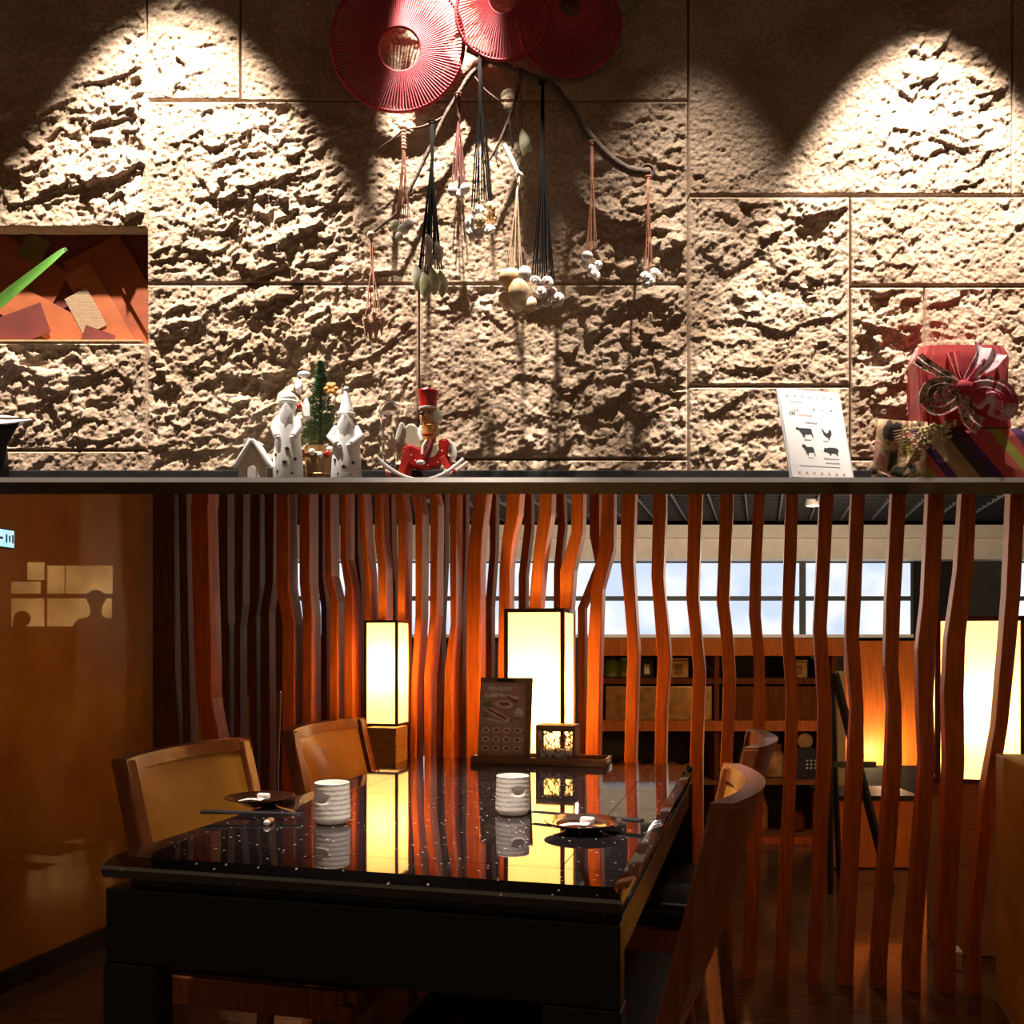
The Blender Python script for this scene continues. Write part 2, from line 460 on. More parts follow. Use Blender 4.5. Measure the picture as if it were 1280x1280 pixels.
M['clip'] = mat('walnut_clipboard', (.26, .14, .06), .5, var=.2, scale=9, stretch=(1, 1, 8))
M['menu'] = mat('brown_menu_sheet', (.52, .29, .20), .6, var=.2, scale=30)
M['menu_light'] = mat('pale_food_print', (.78, .64, .54), .6, var=.25, scale=80)
M['menu_red'] = mat('red_food_print', (.42, .10, .05), .6, var=.3, scale=80)
M['menu_green'] = mat('green_food_print', (.28, .22, .10), .6, var=.3, scale=80)
M['lattice'] = mat('lattice_wood', (.24, .10, .035), .5, var=.2)
M['niche_a'] = mat('rust_paper', (.26, .055, .014), .75, var=.18, scale=18)
M['niche_b'] = mat('ember_paper', (.34, .085, .022), .75, var=.15, scale=18)
M['niche_c'] = mat('maroon_paper', (.12, .018, .012), .75, var=.2, scale=18)
M['niche_d'] = mat('olive_paper', (.14, .10, .02), .75, var=.2, scale=18)
M['niche_e'] = weave_mat('tan_mesh_paper', (.40, .26, .15), (.34, .22, .12))
M['sign'] = emit_mat('lit_sign_face', (.42, .85, 1.0), (.72, .85, 1.0), 1.1, 12)
M['sign_ink'] = mat('sign_glyph_teal', (.01, .16, .14), .6)
M['cloth_dark'] = mat('dark_clothing', (.02, .014, .012), .9)
M['hair'] = mat('black_hair', (.01, .008, .007), .7)
M['face'] = mat('skin_tone', (.35, .2, .13), .6)
M['bottle_green'] = mat('green_glass', (.20, .30, .02), .2, var=.2, coat=.4)
M['tin_gold'] = mat('old_gold_tin', (.42, .27, .10), .35, metal=.6, var=.3, scale=18)
M['jar'] = mat('amber_jar', (.48, .25, .07), .25, var=.4, scale=30, coat=.4)
M['log'] = mat('firewood', (.40, .17, .06), .7, var=.35, scale=20)
M['white_pot'] = mat('cream_pot', (.72, .60, .44), .5, var=.1)
print('materials ok')
#@@STRUCT

# ================================================================== STRUCTURE
# ---------------------------------------------------------------- noise for the stone relief
def _hash(ix, iy, s):
    n = (ix.astype(np.int64) * 374761393 + iy.astype(np.int64) * 668265263 + s * 2147483647) & 0xffffffff
    n = ((n ^ (n >> 13)) * 1274126177) & 0xffffffff
    n = (n ^ (n >> 16)) & 0xffffffff
    return n / 4294967295.0
def vnoise(x, y, s):
    ix = np.floor(x); iy = np.floor(y); fx = x - ix; fy = y - iy
    fx = fx*fx*(3-2*fx); fy = fy*fy*(3-2*fy)
    a = _hash(ix, iy, s); b = _hash(ix+1, iy, s); c = _hash(ix, iy+1, s); d = _hash(ix+1, iy+1, s)
    return (a*(1-fx)+b*fx)*(1-fy) + (c*(1-fx)+d*fx)*fy - .5
def fbm(x, y, s, o=4):
    t = 0; a = 1
    for k in range(o):
        t = t + a*vnoise(x, y, s+k*17); x = x*2.03+5.1; y = y*2.03+1.7; a *= .5
    return t
def facets(x, y, s, tilt):
    """chipped planes: nearest cell, each with its own level and slope"""
    ix = np.floor(x); iy = np.floor(y)
    best = np.full(x.shape, 9.); val = np.zeros(x.shape)
    for dx in (-1, 0, 1):
        for dy in (-1, 0, 1):
            cx = ix+dx; cy = iy+dy
            px = cx + _hash(cx, cy, s); py = cy + _hash(cx, cy, s+1)
            d = (px-x)**2 + (py-y)**2
            h = (_hash(cx, cy, s+2)-.5) + tilt*((x-px)*(_hash(cx, cy, s+3)-.5) + (y-py)*(_hash(cx, cy, s+4)-.75))
            m = d < best
            best = np.where(m, d, best); val = np.where(m, h, val)
    return val
wall_back = struct(MB().box((0, YW + .11, 2.575), (2.3, .03, 1.055)).build('wall_back', M['joint']))
def stone(x0, y0, x1, y1, amp, seed, smooth=None, fine=1.):
    """one stone of the cladding; pixel box on the wall plane; smooth = (x, y, r) calmer area"""
    G = 1.5 / F * YW                 # grid step
    a = U(x0 + 1.0, y1 - 1.0, YW); b = U(x1 - 1.0, y0 + 1.0, YW)
    nx = max(3, int((b.x-a.x)/G*.92)); nz = max(3, int((b.z-a.z)/G*.92))
    X, Z = np.meshgrid(np.linspace(a.x, b.x, nx), np.linspace(a.z, b.z, nz))
    k = 1.0
    wx = X + .016*fbm(X*14, Z*14, seed+90, 4); wz = Z + .016*fbm(X*14, Z*14, seed+91, 4)
    u = wx*.94 + wz*.34; v = wz*.94 - wx*.34
    h = .22*fbm(X*4.5, Z*6, seed, 3) + (.15+.12*min(1, amp))*facets(u*8, v*12, seed+3, 1.3) + .20*facets(u*19, v*26, seed+5, 1.6) \
        + .085*facets(u*44, v*56, seed+7, 1.2)*fine + .11*fbm(X*38, Z*46, seed+9, 3)*fine
    grain = (.0036*fbm(X*105, Z*115, seed+13, 2) + .0022*vnoise(X*290, Z*290, seed+15))*min(1., .55+.45*amp)
    rough = np.clip(.75 + 1.3*fbm(X*3.2, Z*3.2, seed+40, 2), .35, 1.15)
    if smooth is not None:
        sx, sz, sr = (smooth[0]-HX)/F*YW, EYE+(HY-smooth[1])/F*YW, smooth[2]/F*YW
        q = np.clip((np.sqrt((X-sx)**2+((Z-sz)*1.2)**2)-sr)/(.35*sr), 0, 1)
        rough = rough*(.30+.70*q*q*(3-2*q))
    edge = np.minimum(np.minimum(X-a.x, b.x-X), np.minimum(Z-a.z, b.z-Z))
    ef = np.clip(edge/.028, 0, 1); ef = 1-(1-ef)**2
    Y = YW - ef*(np.clip(h*rough, -.75, 1.1)*.046*amp) - np.clip(edge/.006, 0, 1)*grain
    Y = np.where(edge < 1e-6, YW, Y)
    n = nx*nz
    V = np.stack([X, Y, Z], -1).reshape(-1, 3)
    I = np.arange(n).reshape(nz, nx)
    q = np.stack([I[:-1, :-1], I[:-1, 1:], I[1:, 1:], I[1:, :-1]], -1).reshape(-1, 4)
    rim = np.concatenate([I[0, :], I[1:, -1], I[-1, -2::-1], I[-2:0:-1, 0]])
    B = V[rim].copy(); B[:, 1] = YW + .078
    V = np.concatenate([V, B]); m = len(rim)
    j = np.arange(m); jn = (j+1) % m
    side = np.stack([rim[jn], rim[j], n+j, n+jn], -1)
    Fc = np.concatenate([q, side])
    me = bpy.data.meshes.new('stone_block')
    me.vertices.add(len(V)); me.vertices.foreach_set('co', V.astype(np.float32).ravel())
    me.loops.add(Fc.size); me.loops.foreach_set('vertex_index', Fc.astype(np.int32).ravel())
    me.polygons.add(len(Fc)); me.polygons.foreach_set('loop_start', np.arange(0, Fc.size, 4, dtype=np.int32))
    me.update(calc_edges=True); me.validate()
    return link('stone_block', me, M['stone'], wall_back)
BT = 608            # stones run down behind the ledge
TP = -40
stone(-270, TP, 183, 284, .95, 11, (60, 50, 95))
stone(-270, 429, 183, 562, 1.05, 23)
stone(-270, 564, 183, BT, .5, 31)
stone(184, TP, 300, 124, .55, 43)
stone(301, TP, 860, 126, .6, 57, (470, 40, 230))
stone(184, 127, 860, 354, .9, 61, (585, 250, 125))
stone(184, 356, 523, BT, 1.15, 77)
stone(524, 356, 860, 573, .8, 89, (600, 470, 95))
stone(524, 575, 860, BT, .5, 97)
stone(861, TP, 1265, 243, .5, 101, (930, 60, 150))
stone(1266, TP, 1560, 243, .6, 113)
stone(861, 246, 1062, 481, 1.0, 127)
stone(861, 484, 1062, BT, .95, 131)
stone(1063, 246, 1560, 356, .5, 149)
stone(1063, 359, 1155, 573, .8, 151)
stone(1156, 359, 1560, 573, .8, 163)
stone(1063, 575, 1560, BT, .5, 167)
stone(-270, 286, -62, 427, .8, 171)
# niche between two stones on the left, lined with pasted papers
niche = struct(MB().box(U(61, 357, YW + .06), (.275, .006, .18)).build('trim_1', M['niche_c']), 'recessed niche panel of pasted rust red papers')
for (cx, cy, hw, hh, ang, mk, lay) in [(15, 350, 60, 45, 30, 'niche_a', 1), (150, 380, 80, 40, 62, 'niche_a', 1), (130, 395, 70, 19, 60, 'niche_b', 2),
                                  (60, 400, 60, 22, 28, 'niche_b', 3.4), (42, 310, 16, 16, 30, 'niche_d', 3), (107, 390, 27, 16, 62, 'niche_e', 4),
                                  (170, 360, 60, 16, 60, 'niche_a', 6), (122, 424, 20, 12, 20, 'niche_c', 5), (20, 410, 40, 20, -20, 'niche_c', 7)]:
    an = R_(ang); c = U(cx, cy, YW + .052 - .0012*lay); s = YW/F
    A = Vector((math.cos(an), 0, -math.sin(an))); C = Vector((math.sin(an), 0, math.cos(an)))
    MB().box(c, (hw*s, .0004, hh*s), (A, Vector((0, 1, 0)), C)).build('pasted_paper', M[mk], niche)
MB().box(U(61, 429.5, YW+.03), (.268, .028, .002)).build('niche_sill', M['wood_pale'], niche)

# ledge, skirting, ceiling with an added unseen slot that blocks spot spill
ZL = U(0, 597, LF).z                # top of the ledge
TL = 6.0/F*LF
ledge = struct(MB().box((0, (LF+YW+.02)/2, ZL-TL/2), (2.3, (YW+.02-LF)/2, TL/2)).build('trim_2', M['ledge']), 'dark counter ledge along the foot of the stone wall')
MB().box((0, LF-.0015, ZL-TL/2), (2.3, .0015, TL/2)).build('ledge_nosing', M['ledge_edge'], ledge)
zs = U(0, 586, YW-.045).z
struct(MB().box((0, YW-.004, (ZL+zs)/2), (2.3, .022, (zs-ZL)/2)).build('baseboard_back', M['ledge'], bevel=.003), 'dark slate skirting behind the figurines')
struct(MB().box((0, (2.283-1.5)/2, 3.265), (2.6, (2.283+1.5)/2, .015)).build('ceiling', M['ceil']), 'dark ceiling with an added slot edge by the stone wall that blocks spot spill')
struct(MB().box((0, 2.45, 3.62), (2.6, .26, .015)).build('trim_3', M['ceil']), 'added top of the unseen slot that shapes the spot beams')
struct(MB().box((0, 2.19, 3.44), (2.6, .008, .16)).build('trim_4', M['ceil']), 'added front baffle of the unseen slot, keeping the wall spots off the room')

# floor: dark base with one board after another
floor = struct(MB().box((0, 5.0, -.03), (9, 9, .022)).build('floor', M['base_dark']), 'dark polished timber floor')
pm = None
b = -1.6; k = 0
while b < 5.2:
    wd = .145
    c = R(.9 + .2*math.sin(k*2.1), b + wd/2, -.004)
    if pm is None:
        o = MB().box((0, 0, 0), (4.2, wd/2 - .0012, .0038), RB).build('plank', M['floor'], floor); pm = o
        o.location = c
    else:
        o = pm.copy(); COL.objects.link(o); o.location = c
    b += wd; k += 1
# far floor beyond the boards that can be told apart keeps the base

# amber panel wall on the left, low ochre wall on the right
wl = struct(MB().box(R(-2.11, .55, 1.3), (.012, 1.32, 1.3), RB).build('wall_left', M['amber']), 'amber tinted see-through panel wall')
struct(MB().box(R(-2.085, .55, .03), (.012, 1.32, .03), RB).build('baseboard_left', M['base_dark']))
struct(MB().box(R(.93, 1.355, .375), (.05, .42, .375), RB).build('wall_right', M['ochre'], bevel=.004), 'low ochre plaster wall at the end of the screen')

# far room: dark partition, window wall, cream soffit, ceiling with grid
def flat(x0, y0, x1, y1, Y, th, name, m, parent=None, bevel=0):
    a = U(x0, y1, Y); b_ = U(x1, y0, Y)
    return MB().box(((a.x+b_.x)/2, Y+th/2, (a.z+b_.z)/2), ((b_.x-a.x)/2, th/2, (b_.z-a.z)/2)).build(name, m, parent, bevel=bevel)
YF = 12.0
ceil_z = U(0, 656, YF).z
struct(flat(-700, 560, 1900, 1000, YF+.1, .1, 'wall_far', M['dark']), 'dark far wall of the next room')
struct(flat(300, 656, 1600, 699, YF-.3, .3, 'trim_5', M['soffit']), 'cream soffit above the far windows')
sofb = struct(flat(300, 656, 1600, 672, YF-.42, .12, 'trim_6', M['soffit']), 'cream cornice step under the dark ceiling')
w1 = struct(flat(360, 699, 1142, 796, YF-.02, .06, 'window_1', M['wframe']), 'long window band beyond the slat screen')
for (x0, x1) in [(366, 714), (719, 999), (1008, 1138)]:
    for (y0, y1) in [(704, 745), (751, 793)]:
        flat(x0, y0, x1, y1, YF-.04, .02, 'pane', M['day'], w1)
flat(360, 793, 1142, 797, YF-.2, .18, 'window_sill', M['soffit'], w1)
w2 = struct(flat(1200, 699, 1500, 796, YF-.02, .06, 'window_2', M['wframe']), 'window at the right end of the far wall')
for (x0, x1) in [(1262, 1380), (1386, 1495)]:
    for (y0, y1) in [(704, 745), (751, 793)]:
        flat(x0, y0, x1, y1, YF-.04, .02, 'pane', M['day'], w2)
w3 = struct(flat(11, 701, 144, 787, YF-.02, .06, 'window_3', M['wframe']), 'window seen through the amber panel')
for (x0, y0, x1, y1) in [(34, 703, 55, 725), (59, 707, 80, 742), (82, 707, 140, 742), (14, 727, 50, 742), (14, 748, 55, 783), (59, 748, 139, 783)]:
    flat(x0, y0, x1, y1, YF-.04, .02, 'pane', M['day_warm'], w3)
flat(55.5, 705, 58.5, 784, YF-.06, .03, 'bright_mullion', M['soffit'], w3)
pl = struct(MB().loft([[PB(146, 500, 3.3), PB(362, 500, 3.3), PB(362, 500, 3.4), PB(146, 500, 3.4)],
                       [PB(146, 1180, 3.3), PB(362, 1180, 3.3), PB(362, 1180, 3.4), PB(146, 1180, 3.4)]]).build('wall_left_rear', M['wood_dark']), 'dark timber partition behind the screen')
# grid ceiling of the far room
gc = struct(MB().box((1.0, 7.55, ceil_z+.12), (8, 4.6, .02)).build('ceiling_grid', M['dark']), 'black ceiling with an open grid of grey bars')
gb = MB().box((0, 0, 0), (.007, 4.4, .02), RB)
g0 = None
for i in range(26):
    c = R(-3.2 + i*.36, 6.4, ceil_z+.02)
    if g0 is None:
        g0 = gb.build('grid_bar', M['grid'], gc); g0.location = c
    else:
        o = g0.copy(); COL.objects.link(o); o.location = c
c0 = None
for i in range(16):
    c = Vector((.8, 8.4 + i*.22, ceil_z+.03))
    if c0 is None:
        c0 = MB().box((0, 0, 0), (5.5, .008, .018)).build('cross_bar', M['dark'], gc); c0.location = c
    else:
        o = c0.copy(); COL.objects.link(o); o.location = c
for i, (x, y) in enumerate([(857, 608), (1017, 632)]):
    p = U(x, y, (ceil_z-.03-EYE)*F/(HY-y))
    d = thing('ceiling_light', ['round white downlight in the black grid ceiling above the left window panes', 'round white downlight in the black grid ceiling above the middle window post'][i], 'light', p, 'downlights in the grid ceiling')
    MB().lathe([(.075, .09), (.085, .0), (.07, -.004), (.068, .02)], p, 20).build('rim', M['soffit'], d, smooth=True)
    MB().lathe([(.066, .004), (.06, .012)], p, 20).build('lens', M['bulb'], d)

# ---------------------------------------------------------------- the waving slat screens
BS = 1.80
ROWS = [
 [(603,206,217),(840,208,218),(945,213,225)], [(603,222,232),(840,226,236),(910,228,238)],
 [(603,241,262),(637,238,259),(825,242,264),(873,245,264),(935,255,276)],
 [(603,276,284),(755,276,284),(790,279,286)],
 [(603,297,304),(755,297,303),(783,292,300),(840,292,300)],
 [(603,316,324),(735,316,324),(770,311,319),(840,311,320)],
 [(603,330,342),(727,331,341),(765,325,336),(945,325,337)],
 [(603,345,360),(735,345,361),(780,353,368),(945,352,368)],
 [(603,374,387),(727,374,387),(770,378,390),(900,378,390)],
 [(603,405,413),(720,406,414),(752,412,422),(900,411,422)],
 [(603,425,433),(698,425,433),(735,431,440),(770,430,441),(890,430,441)],
 [(603,448,454),(670,450,457),(720,455,462),(775,455,463)],
 [(603,468,476),(672,468,478),(709,472,482),(775,472,482)],
 [(603,491,501),(650,497,507),(769,497,506)],
 [(603,510,521),(642,519,528),(769,519,527),(850,514,522),(930,512,520)],
 [(603,530,541),(630,538,547),(769,537,546),(845,530,538),(930,530,537)],
 [(603,562,571),(700,562,570),(780,563,570),(835,556,566),(930,554,565)],
 [(603,595,610),(670,587,602),(712,583,600),(945,583,600)],
 [(603,634,651),(642,632,648),(679,627,640),(712,624,637),(850,622,635)],
 [(603,675,690),(642,673,689),(698,666,680),(760,661,675)],
 [(603,714,729),(665,714,728),(712,700,717),(760,700,714)],
 [(603,753,767),(684,749,767),(735,739,753),(800,735,751),(945,732,748)],
 [(603,776.5,794),(705,775.5,791.5),(750,780,794),(800,784,797),(814,784.5,798),(951,780,794)],
 [(603,816.5,832),(640,816,832),(722,814,829),(746,816,831),(797,820,836),(825,822,838),(881,819.5,833.5),(951,818,832)],
 [(603,861.5,878),(746,857.5,873),(797,863,877),(839,866.5,881.5),(881,864.5,880),(951,862,878)],
 [(603,900,916.5),(640,900,916),(752,895.5,911),(797,901,916),(845,904,919.5),(890,903,918),(951,900,915)],
 [(603,943,957),(700,938,952),(769,936,951),(825,942,956),(867,942.5,956.5),(951,939,956),(1224,926,945)],
 [(603,983,998),(690,980,996),(786,977,991.5),(867,982.5,998),(951,981,996.5),(1228,967,985)],
 [(603,1026,1043),(786,1017,1033.5),(881,1023,1040),(951,1022,1040),(1230,1009,1025)],
 [(603,1065.5,1082),(749,1058.5,1076.5),(797,1057,1074),(881,1064,1079.5),(951,1060,1080),(1206,1047,1067)],
 [(603,1116,1134),(749,1108,1126),(833,1106,1123),(881,1110.5,1127),(951,1108,1128),(1206,1090,1109)],
 [(603,1161,1182),(749,1154,1174),(811,1147,1169.5),(881,1148,1167),(951,1151,1169.5),(1206,1131,1151)],
 [(603,1203,1221.5),(712,1196,1217),(797,1184,1207),(867,1180,1205),(951,1182,1206),(1162,1173,1195)],
 [(603,1264,1282),(740,1258,1276),(811,1252.5,1270),(909,1244,1260),(987,1230,1247),(1162,1212,1227)],
]
def screen(rows, bs, dep, root, m, ztop):
    for r in rows:
        q = []
        for (y, xl, xr) in r:
            q.append((PB(xl, y, bs), PB(xr, y, bs)))
        (al, ar), (zl, zr) = q[0], q[-1]
        lift = up*(ztop - al.z)
        tl, trr = Vector((al.x, al.y, ztop)), Vector((ar.x, ar.y, ztop))
        sec = [(tl, trr)] + q
        sec.append((Vector((zl.x, zl.y, 0)), Vector((zr.x, zr.y, 0))))
        rws = []
        for (L_, R2) in sec:
            rws.append([L_, R2, R2 + tv*dep, L_ + tv*dep])
        MB().loft(rws).build('slat', m, root, bevel=.0025, seg=1)
zc = ceil_z - .015
scr = thing('slat_screen', 'tall screen of waving red-brown timber slats standing behind the table', 'screen', R(-.6, BS, 0))
FAR = (0, 1, 3, 4, 5, 6)
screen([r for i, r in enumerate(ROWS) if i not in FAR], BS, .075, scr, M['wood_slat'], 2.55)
BACK = [ROWS[i] for i in FAR] + [[(603,396,403),(720,396,403),(760,401,408)],
        [(603,440,447),(690,440,447),(730,444,451)], [(603,482,489),(690,482,490),(730,486,494)],
        [(603,548,556),(700,548,556),(780,544,552)], [(603,574,582),(690,574,582),(760,570,578)],
        [(603,612,620),(690,612,619),(760,606,614)], [(603,655,664),(660,655,664),(720,648,657)],
        [(603,695,704),(660,697,706),(712,692,701)], [(603,737,749),(670,737,749),(705,744,756),(760,722,731)]]
scr2 = thing('slat_screen', 'second row of darker timber slats set behind the first screen', 'screen', R(-.8, 2.25, 0))
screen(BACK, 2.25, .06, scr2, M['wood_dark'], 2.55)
print('structure ok')
#@@LOWER

# ================================================================== LOWER ROOM: table
TW, TD, HT = .885, 1.53, .72
tbl = thing('dining_table', 'large polished black granite dining table with speckled top', 'table', R(-TW/2, TD/2, 0))
BWd = .10                      # border strip
def tile(a0, a1, b0, b1):
    g = .0008
    MB().box(R((a0+a1)/2, (b0+b1)/2, HT-.010), ((a1-a0)/2-g, (b1-b0)/2-g, .010), RB).build('top_tile', M['granite'], tbl)
e = .016
A0, A1, B0, B1 = -TW+e, -e, e, TD-e
sp = -.545
for (p, q) in ((A0, sp), (sp, A1)):
    tile(p, q, B0, B0+BWd); tile(p, q, B1-BWd, B1)
bm_ = (B0+B1)/2
for (p, q) in ((B0+BWd, bm_), (bm_, B1-BWd)):
    tile(A0, A0+BWd, p, q); tile(A1-BWd, A1, p, q)
    tile(A0+BWd, A1-BWd, p, q)
MB().box(R(-TW/2, TD/2, HT-.0125), (TW/2-e-.001, TD/2-e-.001, .007), RB).build('top_core', M['dark'], tbl)
# chamfered edge moulding
prof = [(-e, HT), (-.001, HT-.014), (0, HT-.02), (-.002, HT-.034), (-.03, HT-.036), (-.03, HT-.022), (-e, HT-.021)]
rws = []
for (sa, sb) in ((0, 0), (1, 0), (1, 1), (0, 1), (0, 0)):
    row = []
    for (o, z) in prof:
        a = -(-o) if sa == 0 else -TW-o
        a = o if sa == 0 else -TW-o
        b_ = -o if sb == 0 else TD+o
        row.append(R(a, b_, z))
    rws.append(row)
MB().loft(rws, cap=False).build('edge_moulding', M['granite'], tbl)
MB().box(R(-TW/2, TD/2, HT-.042), (TW/2-.035, TD/2-.035, .012), RB).build('shadow_gap', M['dark'], tbl)
ap = .125
za = HT-.054
for (a, b_, ha, hb) in [(-TW/2, .03, TW/2-.004, .022), (-TW/2, TD-.03, TW/2-.004, .022), (-.03, TD/2, .022, TD/2-.055), (-TW+.03, TD/2, .022, TD/2-.055)]:
    hh = ap/2 if hb < .03 else .03
    MB().box(R(a, b_, za-hh), (ha, hb, hh), RB).build('apron', M['granite_matt'], tbl, bevel=.002)
for (a, b_) in [(-.062, .03), (-TW+.052, .03), (-.062, TD-.03), (-TW+.052, TD-.03)]:
    wl_ = .06 if a > -.3 else .05
    MB().box(R(a, b_, (za-ap)/2), (wl_, .026, (za-ap)/2), RB).build('leg', M['granite_matt'], tbl, bevel=.002)

# ---------------------------------------------------------------- chairs (local: faces +X, origin on floor under the back)
def chair_parts(root, facing):
    """facing=+1 looks along +rv, -1 along -rv. root sits at the foot of the backrest"""
    o0 = root.location.copy()
    fx = rv*facing
    def P(x, y, z): return o0 + fx*x + tv*y + up*z
    B = (fx, tv, up)
    W2 = .255; lean = .24; zb, zt = .47, .835
    def back(y, z, dx=0.):
        c = 1-(y/W2)**2
        lx = -lean*(z-.40) if z > .40 else 0
        return P(lx - .050*c*min(1, max(0, (z-.3)/.3)) + dx, y, z)
    # leather pad
    ny, nz = 15, 9
    def padgrid(y0, y1, z0, z1, d0, d1, name, m, puff=0.):
        rows = []
        ys = [y0+(y1-y0)*i/(ny-1) for i in range(ny)]
        zsx = [z0+(z1-z0)*i/(nz-1) for i in range(nz)]
        v = []; f = []
        for sgn in (0, 1):
            for z in zsx:
                for y in ys:
                    q = (1-abs(2*(y-y0)/(y1-y0)-1)**6)*(1-abs(2*(z-z0)/(z1-z0)-1)**6)
                    v.append(back(y, z, (d1 + puff*q) if sgn == 0 else d0))
        n = ny*nz
        for k in range(nz-1):
            for i in range(ny-1):
                a = k*ny+i
                f.append((a, a+1, a+ny+1, a+ny)); f.append((n+a, n+a+ny, n+a+ny+1, n+a+1))
        for i in range(ny-1):
            f.append((i, n+i, n+i+1, i+1)); a = (nz-1)*ny+i; f.append((a, a+1, n+a+1, n+a))
        for k in range(nz-1):
            a = k*ny; f.append((a, a+ny, n+a+ny, n+a)); a = k*ny+ny-1; f.append((a, n+a, n+a+ny, a+ny))
        return MB().add(v, f).build(name, m, root, smooth=True)
    padgrid(-W2+.03, W2-.03, zb+.02, zt-.028, -.004, .004, 'backrest_pad', M['leather'], .012)
    padgrid(-W2+.028, W2-.028, zb+.018, zt-.026, -.018, -.006, 'back_panel', M['wood_chair'])
    padgrid(-W2, W2, zt-.03, zt, -.024, .010, 'top_rail', M['wood_chair'])
    padgrid(-W2, W2, zb-.01, zb+.022, -.020, .008, 'lower_rail', M['wood_chair'])
    for s in (-1, 1):
        y = s*(W2-.017)
        rows = []
        for z in (0, .2, .42, .55, .70, zt-.004):
            sw = .020 if z > .4 else .018
            off = -.05*(1 - z/.42) if z < .42 else 0
            c = back(y, z, off)
            rows.append([c - fx*.022 - tv*sw, c + fx*.014 - tv*sw, c + fx*.014 + tv*sw, c - fx*.022 + tv*sw])
        MB().loft(rows).build('rear_leg', M['wood_chair'], root, bevel=.004)
        MB().loft([[P(.40+i*dx-0, y+s*0+j*dx, z) for (i, j) in ((-1, -1), (1, -1), (1, 1), (-1, 1))] for (z, dx) in ((0, .013), (.36, .020))]).build('front_leg', M['wood_chair'], root, bevel=.003)
        MB().box(P(.20, y, .355), (.20, .012, .03), B).build('side_rail', M['wood_chair'], root, bevel=.003)
    MB().box(P(.41, 0, .355), (.012, W2-.02, .03), B).build('front_rail', M['wood_chair'], root, bevel=.003)
    MB().box(P(.205, 0, .415), (.225, W2-.012, .030), B).build('seat', M['leather_dark'], root, bevel=.02, seg=3, smooth=True)
G = 'dining chairs around the granite table'
lc = thing('dining_chair', 'wooden dining chair with amber leather back beside the amber wall, nearest on the left', 'chair', R(-1.01, .62, 0), G)
chair_parts(lc, 1)
lc2 = copy_tree(lc); lc2['label'] = 'wooden dining chair with amber leather back in front of the small left lantern'
lc2.location = R(-.99, 1.33, 0)
rc = thing('dining_chair', 'wooden dining chair with curved back on the right, seen from behind in the foreground', 'chair', R(.025, .37, 0), G)
chair_parts(rc, -1)
rc2 = copy_tree(rc); rc2['label'] = 'wooden dining chair on the far right side of the table, only its curved top showing'
rc2.location = R(.06, 1.20, 0)
# an empty chair and folded stand beyond the screen
fc = thing('dining_chair', 'dark wooden chair standing behind the slats on the left', 'chair', R(-2.0, 2.5, 0), None)
chair_parts(fc, 1)
fc.location = PB(283, 1065, 2.95); fc.location.z = 0
fc.rotation_euler = (0, 0, R_(-70))

# ---------------------------------------------------------------- lanterns
def lantern(label, a, b_, wd, z0, z1, watt, bulbz, es=None):
    root = thing('paper_lantern', label, 'lantern', R(a, b_, 0), 'square paper lanterns by the screen')
    h = wd/2; zm = (z0+z1)/2; hz = (z1-z0)/2
    for (da, db, ha, hb) in [(0, -h, h, .0008), (0, h, h, .0008), (-h, 0, .0008, h), (h, 0, .0008, h)]:
        ex = rv*ha if hb < .01 else tv*hb; cp = R(a+da, b_+db, zm)
        MB().add([cp-ex-up*hz, cp+ex-up*hz, cp+ex+up*hz, cp-ex+up*hz], [(0, 1, 2, 3)]).build('paper_panel', M['paper'], root)
    k = wd*.026+.0015
    for sa in (-1, 1):
        for sb in (-1, 1):
            MB().box(R(a+sa*h, b_+sb*h, zm), (k, k, hz+k), RB).build('corner_post', M['lfr'], root)
    for z in (z0, z1):
        for s in (-1, 1):
            MB().box(R(a+s*h, b_, z), (k, h, k), RB).build('frame_rail', M['lfr'], root)
            MB().box(R(a, b_+s*h, z), (h, k, k), RB).build('frame_rail', M['lfr'], root)
    MB().box(R(a, b_, z0/2-.004), (h*.96, h*.96, z0/2-.006), RB).build('woven_base', M['weave'], root, bevel=.003)
    MB().lathe([(.003, bulbz-.035), (.013, bulbz-.03), (.024, bulbz), (.018, bulbz+.02), (.003, bulbz+.028)], R(a, b_, 0), 16).build('bulb', M['bulb'], root, smooth=True)
    l = bpy.data.lights.new('bulb_light', 'POINT'); l.energy = watt; l.color = (1, .62, .26); l.shadow_soft_size = .03
    o = bpy.data.objects.new('bulb_light', l); o.location = R(a, b_, bulbz + .04); COL.objects.link(o); attach(o, root)
    return root
def aof(x, b_):
    p = PB(x, 805, b_)
    return (p-P0).dot(rv)
def zof(x, y, b_): return PB(x, y, b_).z
lantern('small lit paper lantern on a woven base beside the far left chair', aof(478, 1.69), 1.735, .114, zof(475, 906, 1.68), zof(475, 777, 1.68), 6.0, zof(475, 850, 1.68))
lantern('large lit paper lantern behind the menu board at the head of the table', aof(668, 1.605), 1.695, .185, zof(668, 962, 1.6), zof(668, 763, 1.6), 22, zof(668, 890, 1.6))
lantern('large lit paper lantern behind the slats at the right edge', aof(1226, 2.2), 2.35, .27, zof(1220, 978, 2.2), zof(1220, 773, 2.2), 20, zof(1220, 905, 2.2))

